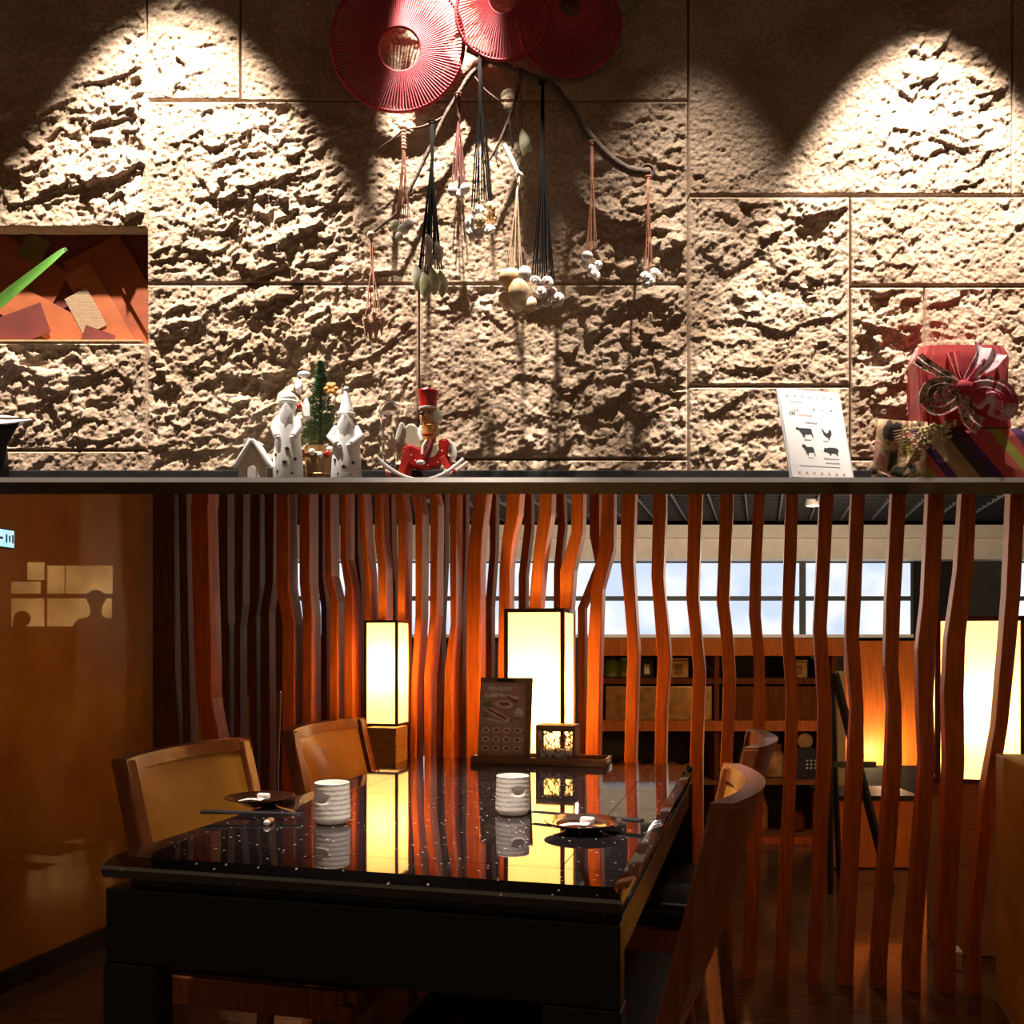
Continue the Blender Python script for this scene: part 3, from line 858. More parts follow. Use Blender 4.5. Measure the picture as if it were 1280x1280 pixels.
# ---------------------------------------------------------------- things on the table
def cup(c, label, ang, r=.037, h=.083):
    root = thing('tea_cup', label, 'cup', c, 'tea cups on the granite table')
    prof = [(.028, 0), (.030, .004), (r*.97, .012)]
    n = 22
    for i in range(n):
        t = i/(n-1); z = .012+(h-.016)*t
        prof.append((r*(1.0-.06*t) + .00035*math.sin(t*7*2*PI), z))
    prof += [(r*.945, h-.001), (r*.915, h), (r*.88, h-.003), (r*.86, h-.03), (r*.8, .02), (.01, .012)]
    me = MB().lathe(prof, c, 40)
    # thumb dimple in the wall
    dd = Vector((math.cos(ang), math.sin(ang), 0)); dc = Vector(c) + dd*r + up*(h*.63)
    vv = []
    for p in me.v:
        p = Vector(p); q = p-dc; d = math.sqrt((q.x**2+q.y**2)+(q.z*1.5)**2)
        if d < .014: p = p - dd*(.006*(1-(d/.014)**2))
        vv.append(tuple(p))
    me.v = vv
    me.build('cup_body', M['cup'], root, smooth=True)
    MB().lathe([(.030, 0), (.0305, .002), (.027, .0035)], c, 30).build('foot_ring', M['rest'], root)
    return root
c1 = PZ(415, 1029, HT); c2 = PZ(641, 1018, HT)
cup(c1, 'white ribbed tea cup standing on the left of the table', R_(-115))
cup(c2, 'white ribbed tea cup standing at the middle of the table', R_(-70))
def plate(c, label, r):
    root = thing('saucer', label, 'plate', c, 'lacquer saucers on the granite table')
    MB().lathe([(r*.45, 0), (r*.5, .004), (r*.98, .017), (r, .019), (r*.97, .020), (r*.55, .0085), (.003, .007)], c, 48).build('dish', M['plate'], root, smooth=True)
    tr = thing('wrapped_towel', label.replace('dark lacquer saucer', 'small white folded paper packet lying on the saucer').split(' with')[0], 'packet', Vector(c)+up*.0085)
    MB().loft([[Vector(c)+Vector((x+px, y+py, .0085+z)) for (px, py) in ((-.007, -.011), (.007, -.011), (.007, .011), (-.007, .011))] for (x, y, z) in
              ((-.042, -.006, .001), (-.02, -.01, .007), (.0, -.004, .003), (.012, .004, .009))]).build('paper_fold', M['towel'], tr, smooth=True, bevel=.002)
    MB().box(Vector(c)+Vector((.008, 0, .019)), (.014, .008, .007), (rv, tv, up)).build('knotted_end', M['towel'], tr, bevel=.004)
    return root
p1 = PZ(325, 1006, HT); p2 = PZ(729, 1038, HT)
plate(p1, 'dark lacquer saucer on the left by the leather chair with a folded packet', .078)
plate(p2, 'dark lacquer saucer on the right of the table with a folded packet', .076)
def chopsticks(pa, pb, label, restp):
    rt = thing('chopstick_rest', label.replace('pair of charcoal chopsticks', 'small brown chopstick rest under the chopsticks'), 'chopstick rest', restp)
    d = (pb-pa).normalized(); n = d.cross(up).normalized()
    MB().ell(Vector(restp)+up*.006, (.021, .008, .0062), 14, 8, (n, d, up)).build('rest_body', M['rest'], rt, smooth=True)
    MB().ell(Vector(restp)+n*.019+up*.006, (.004, .007, .0058), 10, 6, (n, d, up)).build('rest_end', M['shell_white'], rt, smooth=True)
    for k in (-1, 1):
        o = MB().tube([pa + n*k*.0055 + up*.0155, pb + n*k*.0045 + up*.0125], [.0036, .0018], 8).build('chopstick', M['chop'])
        tag(o, label.replace('pair of charcoal chopsticks', 'charcoal chopstick, %s of the pair' % ('nearer' if (n*k).y < 0 else 'farther')), 'chopstick', 'chopsticks on the granite table')
chopsticks(PZ(252, 1024, HT), PZ(378, 1025, HT), 'pair of charcoal chopsticks before the left saucer', PZ(337, 1030, HT))
chopsticks(PZ(803, 1036, HT), PZ(666, 1022, HT), 'pair of charcoal chopsticks behind the right saucer', PZ(696, 1026, HT))
# tray with clipboard menu and lattice napkin box
ta0, ta1, tb0, tb1 = aof(592, 1.40), aof(757, 1.40), 1.38, 1.50
tray = thing('wooden_tray', 'long wooden tray at the head of the table holding the menu board', 'tray', R((ta0+ta1)/2, (tb0+tb1)/2, HT))
MB().box(R((ta0+ta1)/2, (tb0+tb1)/2, HT+.004), ((ta1-ta0)/2, (tb1-tb0)/2, .004), RB).build('tray_base', M['wood_tray'], tray)
for (a, b_, ha, hb) in [((ta0+ta1)/2, tb0, (ta1-ta0)/2, .004), ((ta0+ta1)/2, tb1, (ta1-ta0)/2, .004), (ta0, (tb0+tb1)/2, .004, (tb1-tb0)/2), (ta1, (tb0+tb1)/2, .004, (tb1-tb0)/2)]:
    MB().box(R(a, b_, HT+.011), (ha, hb, .011), RB).build('tray_rim', M['wood_tray'], tray, bevel=.0015)
ca = (aof(597, 1.42)+aof(663, 1.42))/2; cw = (aof(663, 1.42)-aof(597, 1.42))/2
ch = (zof(630, 839, 1.44)-zof(630, 942, 1.42))/2
ln = R_(9); bv = (tv*math.sin(ln)+up*math.cos(ln)); nv = (tv*math.cos(ln)-up*math.sin(ln))
cc = R(ca, 1.412, HT+.0105) + bv*ch
clip = thing('menu_clipboard', 'brown clipboard menu with food pictures leaning on the tray', 'menu', R(ca, 1.41, HT+.008))
MB().box(cc+nv*.004, (cw, .003, ch), (rv, nv, bv)).build('board', M['clip'], clip, bevel=.003)
msheet = MB().box(cc+rv*(-.008)-nv*.0004-bv*.004, (cw-.012, .0006, ch-.013), (rv, nv, bv)).build('menu_sheet', M['menu'], clip)
MB().box(cc+bv*(ch-.009)-nv*.003, (.028, .003, .004), (rv, nv, bv)).build('clip_bar', M['black'], clip, bevel=.001)
MB().torus(cc+bv*(ch+.010)-rv*.020, .008, .0012, rv, bv, 20, 6).build('hanging_ring', M['tin_gold'], clip)
def pr(u, v, w_, h_, m, ang=0, lay=1, n=0):
    c = cc + rv*(-.008) + rv*u*(cw-.014) + bv*(v*(ch-.015)-.004) - nv*(.0010+.0004*lay)
    A = rv*math.cos(ang)+bv*math.sin(ang); C = bv*math.cos(ang)-rv*math.sin(ang)
    if n: return MB().prism([c+A*(w_*math.cos(2*PI*i/n))+C*(h_*math.sin(2*PI*i/n)) for i in range(n)], nv*.0003)
    return MB().box(c, (w_, .0003, h_), (A, nv, C))
def merge(lst):
    o = MB()
    for q in lst: o.add(q.v, q.f)
    return o
merge([pr(-.55, .86, .010, .007, 0), pr(-.3, .86, .006, .006, 0), pr(-.1, .86, .006, .006, 0), pr(.1, .86, .006, .006, 0), pr(.3, .86, .005, .006, 0)]).build('menu_heading', M['menu_light'], msheet)
merge([pr(.05, .42, .030, .012, 0, -.1, 1, 14), pr(-.25, .15, .045, .008, 0, -.45), pr(.75, .2, .014, .014, 0, 0, 1, 12), pr(.1, .66, .045, .004, 0, -.15), pr(-.55, .66, .020, .005, 0), pr(-.45, -.02, .035, .003, 0, -.2)]
      + [pr(-.72+.48*i, -.30-.25*j, .0125, .009, 0, 0, 1, 12) for i in range(4) for j in range(3)]).build('food_picture_plates', M['menu_light'], msheet)
merge([pr(.08, .43, .018, .006, 0, -.1, 2, 12), pr(-.25, .15, .034, .004, 0, -.45, 2), pr(.45, .55, .02, .004, 0, -.5, 2)]
      + [pr(-.72+.48*i, -.30-.25*j, .0075, .005, 0, 0, 2, 10) for i in range(4) for j in range(3)]).build('food_picture_dishes', M['menu_red'], msheet)
merge([pr(-.7, .40, .014, .010, 0, .3, 1), pr(.55, .02, .02, .005, 0, .2, 1), pr(-.75, .1, .008, .012, 0, 0, 1)]).build('food_picture_garnish', M['menu_green'], msheet)['kind'] = 'stuff'
na0, na1 = aof(671, 1.40), aof(718, 1.40); nb0, nb1 = 1.395, 1.475
z0n, z1n = HT+.0085, zof(695, 907, 1.40)
nb = thing('napkin_box', 'wooden napkin box with pierced lattice front on the tray', 'box', R((na0+na1)/2, (nb0+nb1)/2, z0n))
na, nbm, nh = (na0+na1)/2, (nb0+nb1)/2, (z1n-z0n)/2
MB().box(R(na, nbm, z1n-.002), ((na1-na0)/2+.002, (nb1-nb0)/2+.002, .003), RB).build('lid', M['lattice'], nb, bevel=.001)
MB().box(R(na, nbm, z0n+.002), ((na1-na0)/2, (nb1-nb0)/2, .002), RB).build('bottom', M['lattice'], nb)
for a in (na0, na1): MB().box(R(a, nbm, (z0n+z1n)/2), (.002, (nb1-nb0)/2, nh), RB).build('side_panel', M['lattice'], nb)
MB().box(R(na, nbm, z0n+nh*.30+.002), ((na1-na0)/2-.006, (nb1-nb0)/2-.012, nh*.30), RB).build('napkins', M['towel'], nb, bevel=.002)
lat = MB()
rnd = random.Random(4)
for z in (z0n+.003, z1n-.014): lat.box(R(na, nb0, z), ((na1-na0)/2, .0022, .003), RB)
lat.box(R(na, nb0, z1n-.009), ((na1-na0)/2, .0022, .008), RB)
for a in (na0+.002, na1-.002): lat.box(R(a, nb0, (z0n+z1n)/2), (.003, .0022, nh), RB)
pts = [(rnd.uniform(na0+.004, na1-.004), rnd.uniform(z0n+.004, z1n-.016)) for _ in range(110)]
for i, p in enumerate(pts):
    near = sorted(range(len(pts)), key=lambda j: (pts[j][0]-p[0])**2+(pts[j][1]-p[1])**2)[1:4]
    for j in near:
        if j > i or rnd.random() < .4:
            q = pts[j]; m_ = ((p[0]+q[0])/2, (p[1]+q[1])/2); dx, dz = q[0]-p[0], q[1]-p[1]; l_ = math.hypot(dx, dz)
            if l_ < 1e-4: continue
            A = (rv*dx+up*dz)/l_; C = (up*dx-rv*dz)/l_
            lat.box(R(m_[0], nb0, m_[1]), (l_/2, .0018, .0010), (A, tv, C))
lf = lat.build('lattice_panel', M['lattice'], nb)
lb = lf.copy(); COL.objects.link(lb); lb.location = tv*(nb1-nb0)

# ---------------------------------------------------------------- lit escape sign in front of the amber wall
sg_b = .98
sA, sB = R(-2.09, .93, 0), R(-2.09, 1.20, 0)
sc_ = R(-2.088, 1.01, 0); sc_ = Vector((sc_.x, sc_.y, EYE + (HY-669)/F*sc_.y))
sign = thing('escape_sign', 'small lit blue white escape sign on the amber wall', 'sign', sc_)
hzs = 11/F*sc_.y
MB().box(sc_, (.006, .13, hzs+.004), RB).build('sign_case', M['black'], sign, bevel=.001)
sface = MB().box(sc_+rv*.0065, (.001, .125, hzs), RB).build('sign_face', M['sign'], sign)
gf = sc_+rv*.008 + tv*.05
gly = MB()
gly.box(gf, (.0006, .028, .0035), RB)
for s in (-1, 1): gly.box(gf - tv*.020 + up*s*.008, (.0006, .014, .003), (rv, (tv+up*s).normalized(), (up-tv*s).normalized()))
for i in range(3): gly.box(gf + tv*(.043+.013*i), (.0006, .0028, .013-.003*(i == 1)), RB)
gly.build('sign_glyphs', M['sign_ink'], sface)

# ---------------------------------------------------------------- two people far beyond the amber panel
def person(base, h, label, yaw, seated=False):
    root = thing('person', label, 'person', base)
    s = h/1.70; ca_, sa_ = math.cos(yaw), math.sin(yaw)
    def Q(x, y, z): return (base[0]+s*(x*ca_-y*sa_), base[1]+s*(x*sa_+y*ca_), base[2]+s*z)
    J = [(0, 0, .92, .13), (0, 0, 1.10, .125), (0, 0, 1.30, .145), (0, 0, 1.43, .075), (0, .01, 1.50, .055), (0, .02, 1.57, .085), (0, .02, 1.65, .085),
         (.18, 0, 1.38, .065), (.25, .05, 1.12, .048), (.16, .22, 1.02, .038), (.11, .30, 1.03, .03),
         (-.18, 0, 1.38, .065), (-.26, .05, 1.12, .048), (-.16, .22, 1.02, .038), (-.11, .30, 1.03, .03),
         (.10, 0, .82, .095), (.11, .01, .46, .062), (.11, -.01, .08, .042), (.12, .14, .03, .035),
         (-.10, 0, .82, .095), (-.11, .01, .46, .062), (-.11, -.01, .08, .042), (-.12, .14, .03, .035)]
    E = [(0, 1), (1, 2), (2, 3), (3, 4), (4, 5), (5, 6), (2, 7), (7, 8), (8, 9), (9, 10), (2, 11), (11, 12), (12, 13), (13, 14),
         (0, 15), (15, 16), (16, 17), (17, 18), (0, 19), (19, 20), (20, 21), (21, 22)]
    me = bpy.data.meshes.new('body'); me.from_pydata([Q(*j[:3]) for j in J], E, []); me.update()
    o = link('body', me, M['cloth_dark'], root)
    m = o.modifiers.new('skin', 'SKIN'); m.use_smooth_shade = True
    for i, j in enumerate(J):
        me.skin_vertices[0].data[i].radius = (j[3]*s, j[3]*s*.85); me.skin_vertices[0].data[i].use_root = (i == 0)
    m2 = o.modifiers.new('sub', 'SUBSURF'); m2.levels = 2; m2.render_levels = 2
    MB().ell(Q(0, -.01, 1.645), (.098*s, .108*s, .10*s), 14, 10).build('hair', M['hair'], root, smooth=True)
    MB().ell(Q(0, .075, 1.59), (.060*s, .045*s, .085*s), 12, 8).build('face', M['face'], root, smooth=True)
    return root
pa_ = U(120, 742, 10.4); person((pa_.x, pa_.y, 0), pa_.z, 'standing person in dark clothing before the window beyond the amber panel', R_(200))
pb_ = U(27, 768, 10.2); person((pb_.x, pb_.y, 0), pb_.z, 'shorter dark-haired person low in the window beyond the amber panel', R_(170))

# ---------------------------------------------------------------- shelf unit and things beyond the screen
YS = 5.2
sh = thing('shelf_unit', 'long timber shelf counter with dark shelves beyond the slats', 'shelf', U(900, 1060, YS+.2)*1.0)
sh.location.z = 0; sh.matrix_basis = Matrix.Translation(sh.location)
flat(735, 798, 1056, 820, YS, .40, 'counter_top', M['wood_back'], sh, .004)
flat(735, 848, 1050, 855, YS+.02, .36, 'shelf_board', M['wood_dark'], sh)
flat(735, 901, 1052, 914, YS, .40, 'shelf_board', M['wood_back'], sh)
flat(735, 976, 1046, 981, YS, .40, 'shelf_board', M['wood_tray'], sh)
flat(880, 1044, 1046, 1047, YS, .40, 'shelf_board', M['wood_tray'], sh)
flat(880, 1047, 1046, 1057, YS-.01, .42, 'plinth_rail', M['wood_back'], sh)
flat(735, 820, 1052, 1056, YS+.40, .02, 'rear_panel', M['dark'], sh)
flat(880, 1057, 1046, 1062, YS+.05, .3, 'plinth', M['dark'], sh)
for x in (735, 893, 1040): flat(x, 820, x+6, 1052, YS+.01, .38, 'upright', M['wood_dark'], sh)
for (x0, x1) in [(757, 890), (902, 1030)]:
    flat(x0, 858, x1, 900, YS+.03, .02, 'sliding_door', M['tin_gold'] if x0 == 757 else M['wood_dark'], sh, .003)
def on(x, Y, ysurf): return U(x, ysurf, Y)
def jarprof(r, h): return [(r*.8, 0), (r, h*.06), (r, h*.72), (r*.75, h*.84), (r*.7, h*.86)]
def jar(x, ys, r, h, label, m, lidm, cat='jar', Y=YS+.14, name='storage_jar'):
    c = on(x, YS, ys); c.y = Y
    rt = thing(name, label, cat, c)
    MB().lathe(jarprof(r, h), c, 20).build('jar_body', m, rt, smooth=True)
    MB().lathe([(r*.72, h*.86), (r*.78, h*.87), (r*.78, h*.98), (r*.6, h)], c, 20).build('jar_lid', lidm, rt, smooth=True)
    return rt
jar(767, 848, .045, .115, 'green glass jar at the left end of the upper shelf', M['bottle_green'], M['black'])
jar(783, 848, .035, .11, 'brighter green glass jar on the upper shelf next to the green one', M['bottle_green'], M['tin_gold'])
def tin(x, ys, w_, h_, label, m, Y=YS+.12):
    c = on(x, YS, ys); c.y = Y
    rt = thing('tea_tin', label, 'tin', c)
    MB().box(c+up*h_*.44, (w_, .05, h_*.44)).build('tin_body', m, rt, bevel=.004)
    MB().box(c+up*h_*.94, (w_*1.03, .052, h_*.06)).build('tin_lid', m, rt, bevel=.003)
    MB().box(c+up*h_*.45-Vector((0, .051, 0)), (w_*.4, .001, h_*.25)).build('tin_sticker', M['cream'] if m is M['black'] else M['wood_tray'], rt)
tin(811, 848, .036, .105, 'black tin with a pale sticker on the upper shelf', M['black'])
tin(851, 848, .055, .11, 'dull gold box on the upper shelf', M['tin_gold'])
tin(1003, 848, .05, .10, 'brown gold box at the right end of the upper shelf', M['tin_gold'])
lr = random.Random(3)
for i, x in enumerate([760, 779, 800, 822, 844, 866]):
    c = on(x, YS, 976); c.y = YS+.14 - .02*(i % 2); c.z = on(x, YS, 976).z + .004
    o = MB().tube([c+Vector((-.02, -.09, .040)), c+Vector((.02, .09, .040+.01*lr.random()))], [.038, .036], 9).build('firewood_log', M['log'], bevel=.004)
    tag(o, ['short split log leftmost on the middle shelf', 'short split log second in the row on the middle shelf', 'short split log third in the row on the middle shelf',
            'short split log fourth in the row on the middle shelf', 'tilted split log fifth in the row on the middle shelf', 'split log at the right end of the row on the middle shelf'][i], 'log', 'logs on the shelf')
jar(975, 976, .06, .19, 'big amber jar on the middle shelf of the counter', M['jar'], M['jar'])
jar(940, 976, .045, .15, 'dark brown jar beside the big amber jar', M['wood_dark'], M['wood_tray'])
jar(925, 1044, .042, .17, 'amber bottle jar on the bottom shelf, left', M['jar'], M['white_pot'])
jar(957, 1044, .05, .19, 'wide amber jar on the bottom shelf, middle', M['jar'], M['tin_gold'])
jar(942, 1044, .028, .07, 'little cream pot on the bottom shelf between the amber jars', M['white_pot'], M['white_pot'], 'pot', YS+.04, 'small_pot')
jar(1003, 1044, .055, .11, 'low dark pot on the bottom shelf, right', M['wood_dark'], M['wood_dark'], 'pot', YS+.14, 'cooking_pot')
# dark box with round pale top and white dots
c = on(1014, YS, 976); c.y = YS+.12
bx = thing('spotted_box', 'dark box with white dots and a round pale knob on the middle shelf', 'box', c)
MB().box(c+up*.085, (.065, .05, .085)).build('box_body', M['dishdark'], bx, bevel=.004)
MB().lathe([(.042, -.015), (.045, 0), (.042, .015)], c+up*.205, 20, (Vector((1, 0, 0)), up, Vector((0, 1, 0)))).build('round_knob', M['white_pot'], bx, smooth=True)
dots = MB()
for i in range(3):
    for j in range(3): dots.ell(c+Vector((.0+.022*i, -.05, .06+.02*j)), (.006, .002, .006), 8, 6)
dots.build('white_dots', M['shell_white'], bx)
# orange plywood panel, dark counter, timber posts, easel
pw = thing('plywood_panel', 'orange plywood panel standing right of the shelf counter', 'panel', U(1110, 955, 5.6)); pw.location.z = 0; pw.matrix_basis = Matrix.Translation(pw.location)
flat(1057, 801, 1172, 957, 5.6, .03, 'panel_sheet', M['wood_back'], pw)
flat(1057, 957, 1172, 1036, 5.62, .02, 'panel_foot', M['dark'], pw)
l = bpy.data.lights.new('panel_uplight', 'POINT'); l.energy = 9; l.color = (1, .66, .34); l.shadow_soft_size = .04
o = bpy.data.objects.new('panel_uplight', l); o.location = U(1112, 948, 5.42); COL.objects.link(o); attach(o, pw)
cab = thing('orange_cabinet', 'orange timber chest on the floor right of the shelf counter', 'cabinet', Vector((U(1100, 1000, 4.6).x, 4.75, 0)))
flat(1040, 1000, 1150, 1085, 4.6, .30, 'chest_body', M['wood_back'], cab, .004)
flat(1038, 995, 1152, 1001, 4.59, .33, 'chest_top', M['dark'], cab, .003)
flat(1040, 1085, 1150, 1087, 4.62, .27, 'chest_foot', M['dark'], cab)
tp = MB().box(Vector((U(1050, 0, 4.95).x, 4.95, .47)), (.020, .02, .47)).build('timber_post', M['wood_pale'], bevel=.003)
tag(tp, 'pale square timber post beside the orange plywood panel', 'post')
ez = thing('folding_easel', 'black folding easel standing before the orange chest', 'easel', Vector((U(1090, 0, 4.2).x, 4.2, 0)))
ex = U(1085, 0, 4.2).x
MB().tube([(ex-.13, 4.25, .95), (ex+.10, 4.2, 0)], .02, 4).build('leg', M['black'], ez)
MB().tube([(ex-.15, 4.25, .95), (ex-.18, 4.15, 0)], .014, 4).build('leg', M['black'], ez)
MB().tube([(ex-.14, 4.27, .95), (ex-.04, 4.45, 0)], .014, 4).build('leg', M['black'], ez)
MB().box((ex-.06, 4.22, .55), (.10, .012, .012)).build('cross_bar', M['black'], ez)
fb = PZ(1195, 1213, 0); fb.y += .04
pb = thing('floor_box', 'small pale lidded box on the floor behind the right slats', 'box', fb)
MB().box(fb+up*.026, (.030, .035, .026), RB).build('box_body', M['wood_pale'], pb, bevel=.003)
MB().box(fb+up*.056, (.032, .037, .005), RB).build('box_lid', M['white_pot'], pb, bevel=.002)
print('lower ok')
#@@UPPER

# ================================================================== STONE WALL: hoops, branch, tassels
X1 = Vector((1, 0, 0)); Y1 = Vector((0, 1, 0))
def hoop(cx, cy, rp, hx, hy, hr, Y, tilt, n, label):
    """wound ring: outer wrapped rim, inner ring standing a little forward, yarn stretched between"""
    s = Y/F; c = U(cx, cy, Y)
    root = thing('yarn_hoop', label, 'wall hanging', c, 'red yarn hoops on the stone wall')
    A = X1.copy(); B = Vector((0, -math.sin(tilt), math.cos(tilt)))
    R0 = rp*s; ic = U(hx, hy, Y) + Vector((0, -.012, 0)); r0 = hr*s
    MB().torus(c, R0-.005, .0055, A, B, 72, 8).build('outer_rim', M['red_rim'], root, smooth=True)
    MB().torus(ic, r0, .004, A, B, 40, 8).build('inner_ring', M['red_rim'], root, smooth=True)
    y = MB(); rnd = random.Random(int(cx))
    for i in range(n):
        t = 2*PI*i/n; t2 = t + rnd.uniform(-.03, .03)
        p = c + A*math.cos(t)*(R0-.004) + B*math.sin(t)*(R0-.004)
        q = ic + A*math.cos(t2)*r0 + B*math.sin(t2)*r0
        N = A.cross(B)
        y.tube([p - N*.004, q - N*.003], .0019, 5)
        t3 = t + PI/n
        p = c + A*math.cos(t3)*(R0-.004) + B*math.sin(t3)*(R0-.004)
        q = ic + A*math.cos(t3+.04)*r0 + B*math.sin(t3+.04)*r0
        y.tube([p + N*.004, q + N*.003], .0019, 5)
    o = y.build('yarn_winding', M['red_yarn'], root, smooth=True)
    o['kind'] = 'stuff'
    return root
hoop(497, 53, 85, 500, 65, 27, 2.572, R_(5), 120, 'large crimson yarn hoop with a round hole, leftmost of the three')
hoop(627, 16, 59, 628, 3, 18, 2.548, R_(5), 84, 'small crimson yarn hoop overlapping in front of the other two')
hoop(712, 30, 65, 712, 12, 14, 2.582, R_(2), 96, 'dark shaded crimson yarn hoop, rightmost of the three')

YBR = 2.572
def bp(pts, Y=YBR): return [U(x, y, Y + (dy if len(r_) else 0)) for (x, y, *r_) in pts for dy in [r_[0] if r_ else 0]]
def smooth_path(P, k=4):
    P = [Vector(p) for p in P]; out = []
    for i in range(len(P)-1):
        p0 = P[max(i-1, 0)]; p1 = P[i]; p2 = P[i+1]; p3 = P[min(i+2, len(P)-1)]
        for j in range(k):
            t = j/k
            out.append(.5*((2*p1)+(p2-p0)*t+(2*p0-5*p1+4*p2-p3)*t*t+(3*p1-p0-3*p2+p3)*t**3))
    out.append(P[-1]); return out
def limb(pts, r0, r1, name, m, root, k=4, n=9):
    P = smooth_path(bp(pts), k); N = len(P); rnd = random.Random(int(pts[0][0]*7+pts[0][1]))
    rad = [(r0+(r1-r0)*i/(N-1))*(1+.14*rnd.uniform(-1, 1)) for i in range(N)]
    return MB().tube(P, rad, n).build(name, m, root, smooth=True)
br = thing('driftwood_branch', 'dark forked driftwood branch fixed to the stone wall under the hoops', 'branch', U(640, 70, YBR))
limb([(585, 60), (620, 78), (662, 96), (690, 108), (715, 140), (738, 172), (765, 200), (790, 214), (812, 216)], .010, .0125, 'main_limb', M['bark'], br)
MB().torus(U(809, 214, YBR), .017, .005, X1, up, 18, 7).build('cut_collar', M['bark'], br, smooth=True)
limb([(612, 74), (590, 92), (574, 116), (556, 146), (536, 188), (516, 230), (498, 264), (480, 280), (464, 292)], .0075, .003, 'side_limb', M['bark'], br)
limb([(556, 146), (530, 158), (505, 163), (488, 176), (468, 189)], .004, .0018, 'twig', M['bark'], br)
limb([(516, 164), (506, 158), (492, 154)], .003, .002, 'twig', M['bark_pale'], br)
limb([(650, 92), (645, 122), (636, 150), (624, 178), (612, 200)], .006, .003, 'side_limb', M['bark'], br)
limb([(636, 150), (640, 172), (641, 185)], .005, .004, 'twig', M['bark'], br)
limb([(622, 182), (620, 196), (622, 206)], .003, .0015, 'twig', M['bark'], br)
limb([(590, 92), (606, 112), (624, 126)], .003, .0015, 'twig', M['bark'], br)

def shell(root, kind, c, r, m, rnd):
    a = rnd.uniform(0, 2*PI); tl = rnd.uniform(-.5, .5)
    Rm = Matrix.Rotation(a, 3, 'Y') @ Matrix.Rotation(tl, 3, 'X')
    B = (Rm @ X1, Rm @ Y1, Rm @ up)
    mb = MB()
    if kind == 'clam':
        n = 20; rows = []
        for k in range(7):
            ph = k/6*PI/2
            rows.append([Vector(c)+B[0]*(r*math.sin(ph)*math.cos(2*PI*i/n)*(1+.05*(i % 2)))+B[2]*(r*.85*math.sin(ph)*math.sin(2*PI*i/n)*(1+.05*(i % 2))) - B[1]*(r*.55*math.cos(ph)) for i in range(n)])
        rows.append([Vector(c)+B[0]*(r*.9*math.cos(2*PI*i/n))+B[2]*(r*.76*math.sin(2*PI*i/n)) + B[1]*(r*.02) for i in range(n)])
        rows.append([Vector(c)+B[0]*(r*.3*math.cos(2*PI*i/n))+B[2]*(r*.26*math.sin(2*PI*i/n)) - B[1]*(r*.35) for i in range(n)])
        mb.loft(rows)
    elif kind == 'snail':
        pts = []; rad = []
        for k in range(22):
            t = k/21; g = (1-t)**1.3; an = t*4.2*PI
            pts.append(Vector(c)+B[0]*(r*.55*g*math.cos(an))+B[2]*(r*.55*g*math.sin(an))-B[1]*(r*.9*t-.3*r)); rad.append(max(.05, .55*g)*r)
        mb.tube(pts, rad, 9)
    elif kind == 'mussel':
        n = 14; rows = []
        for k in range(9):
            t = k/8; wv_ = math.sin(PI*min(max(t, .03), .97))**.7
            ctr = Vector(c)+up*(r*1.25*(1-2*t))+X1*(r*.25*math.sin(t*2.4))
            rows.append([ctr+X1*(r*.55*wv_*math.cos(2*PI*i/n))+Y1*(r*.32*wv_*math.sin(2*PI*i/n)) for i in range(n)])
        mb.loft(rows)
    elif kind == 'spire':
        prof = []
        for k in range(13):
            t = k/12; prof.append((r*.42*(1-t)*(1+.18*(k % 2))+.0006, -r*2.4*t))
        mb.lathe(prof, Vector(c)+up*r, 12)
    else:
        mb.ell(c, (r*.85, r*.75, r), 12, 8, B)
    return mb.build('shell', m, root, smooth=True)
def tassel(label, top, neck, ends, Y, cm, shells, ncord=7, rc=.0014, knot=None, wrap=None):
    rnd = random.Random(int(top[0]*13+top[1]))
    T = U(top[0], top[1], YBR-.010); K = U(neck[0], neck[1], Y)
    root = thing('shell_tassel', label, 'ornament', T, 'cord tassels with sea shells on the branch')
    mb = MB()
    x0, x1, ye = ends
    for i in range(ncord):
        t = (i+.5)/ncord
        e_ = U(x0+(x1-x0)*t, ye + rnd.uniform(-9, 7), Y - .018*math.sin(PI*t)*(1 if i % 2 else -.6))
        o = Vector((rnd.uniform(-1, 1), rnd.uniform(-1, 1), 0))*.0035
        mid = K*.45 + e_*.55 + Vector((rnd.uniform(-1, 1)*.0025, rnd.uniform(-1, 1)*.003, 0))
        mb.tube(smooth_path([T+o*.8, K+o, mid, e_], 3), rc, 5)
    mb.build('cords', cm, root, smooth=True)
    MB().torus(T, .009, .0022, X1, Y1, 16, 6).build('hanging_loop', wrap or cm, root, smooth=True)
    if wrap:
        w_ = MB(); n = 7
        for i in range(n):
            p = T + (K-T)*(i/n); w_.torus(p, .0055, .0022, X1, Y1, 12, 6)
        w_.build('bound_neck', wrap, root, smooth=True)
    if knot:
        MB().ell(T, (.012, .010, .011), 10, 7).build('knot', knot, root, smooth=True)
    for (x, y, r, kind, mk) in shells:
        shell(root, kind, U(x, y, Y - .012 + rnd.uniform(-.012, .012)), 1.22*r*Y/F, M[mk], rnd)
    return root
tassel('copper cord tassel ending in striped spire shells, lowest on the left', (464, 294), (465, 325), (455, 478, 396), 2.555, M['cord_copper'],
       [(457, 408, 8, 'spire', 'shell_spire'), (463, 414, 9, 'spire', 'shell_spire'), (470, 412, 10, 'spire', 'shell_spire'), (477, 407, 8, 'spire', 'shell_spire'), (467, 400, 7, 'spire', 'shell_spire')], 7, knot=M['bark_pale'])
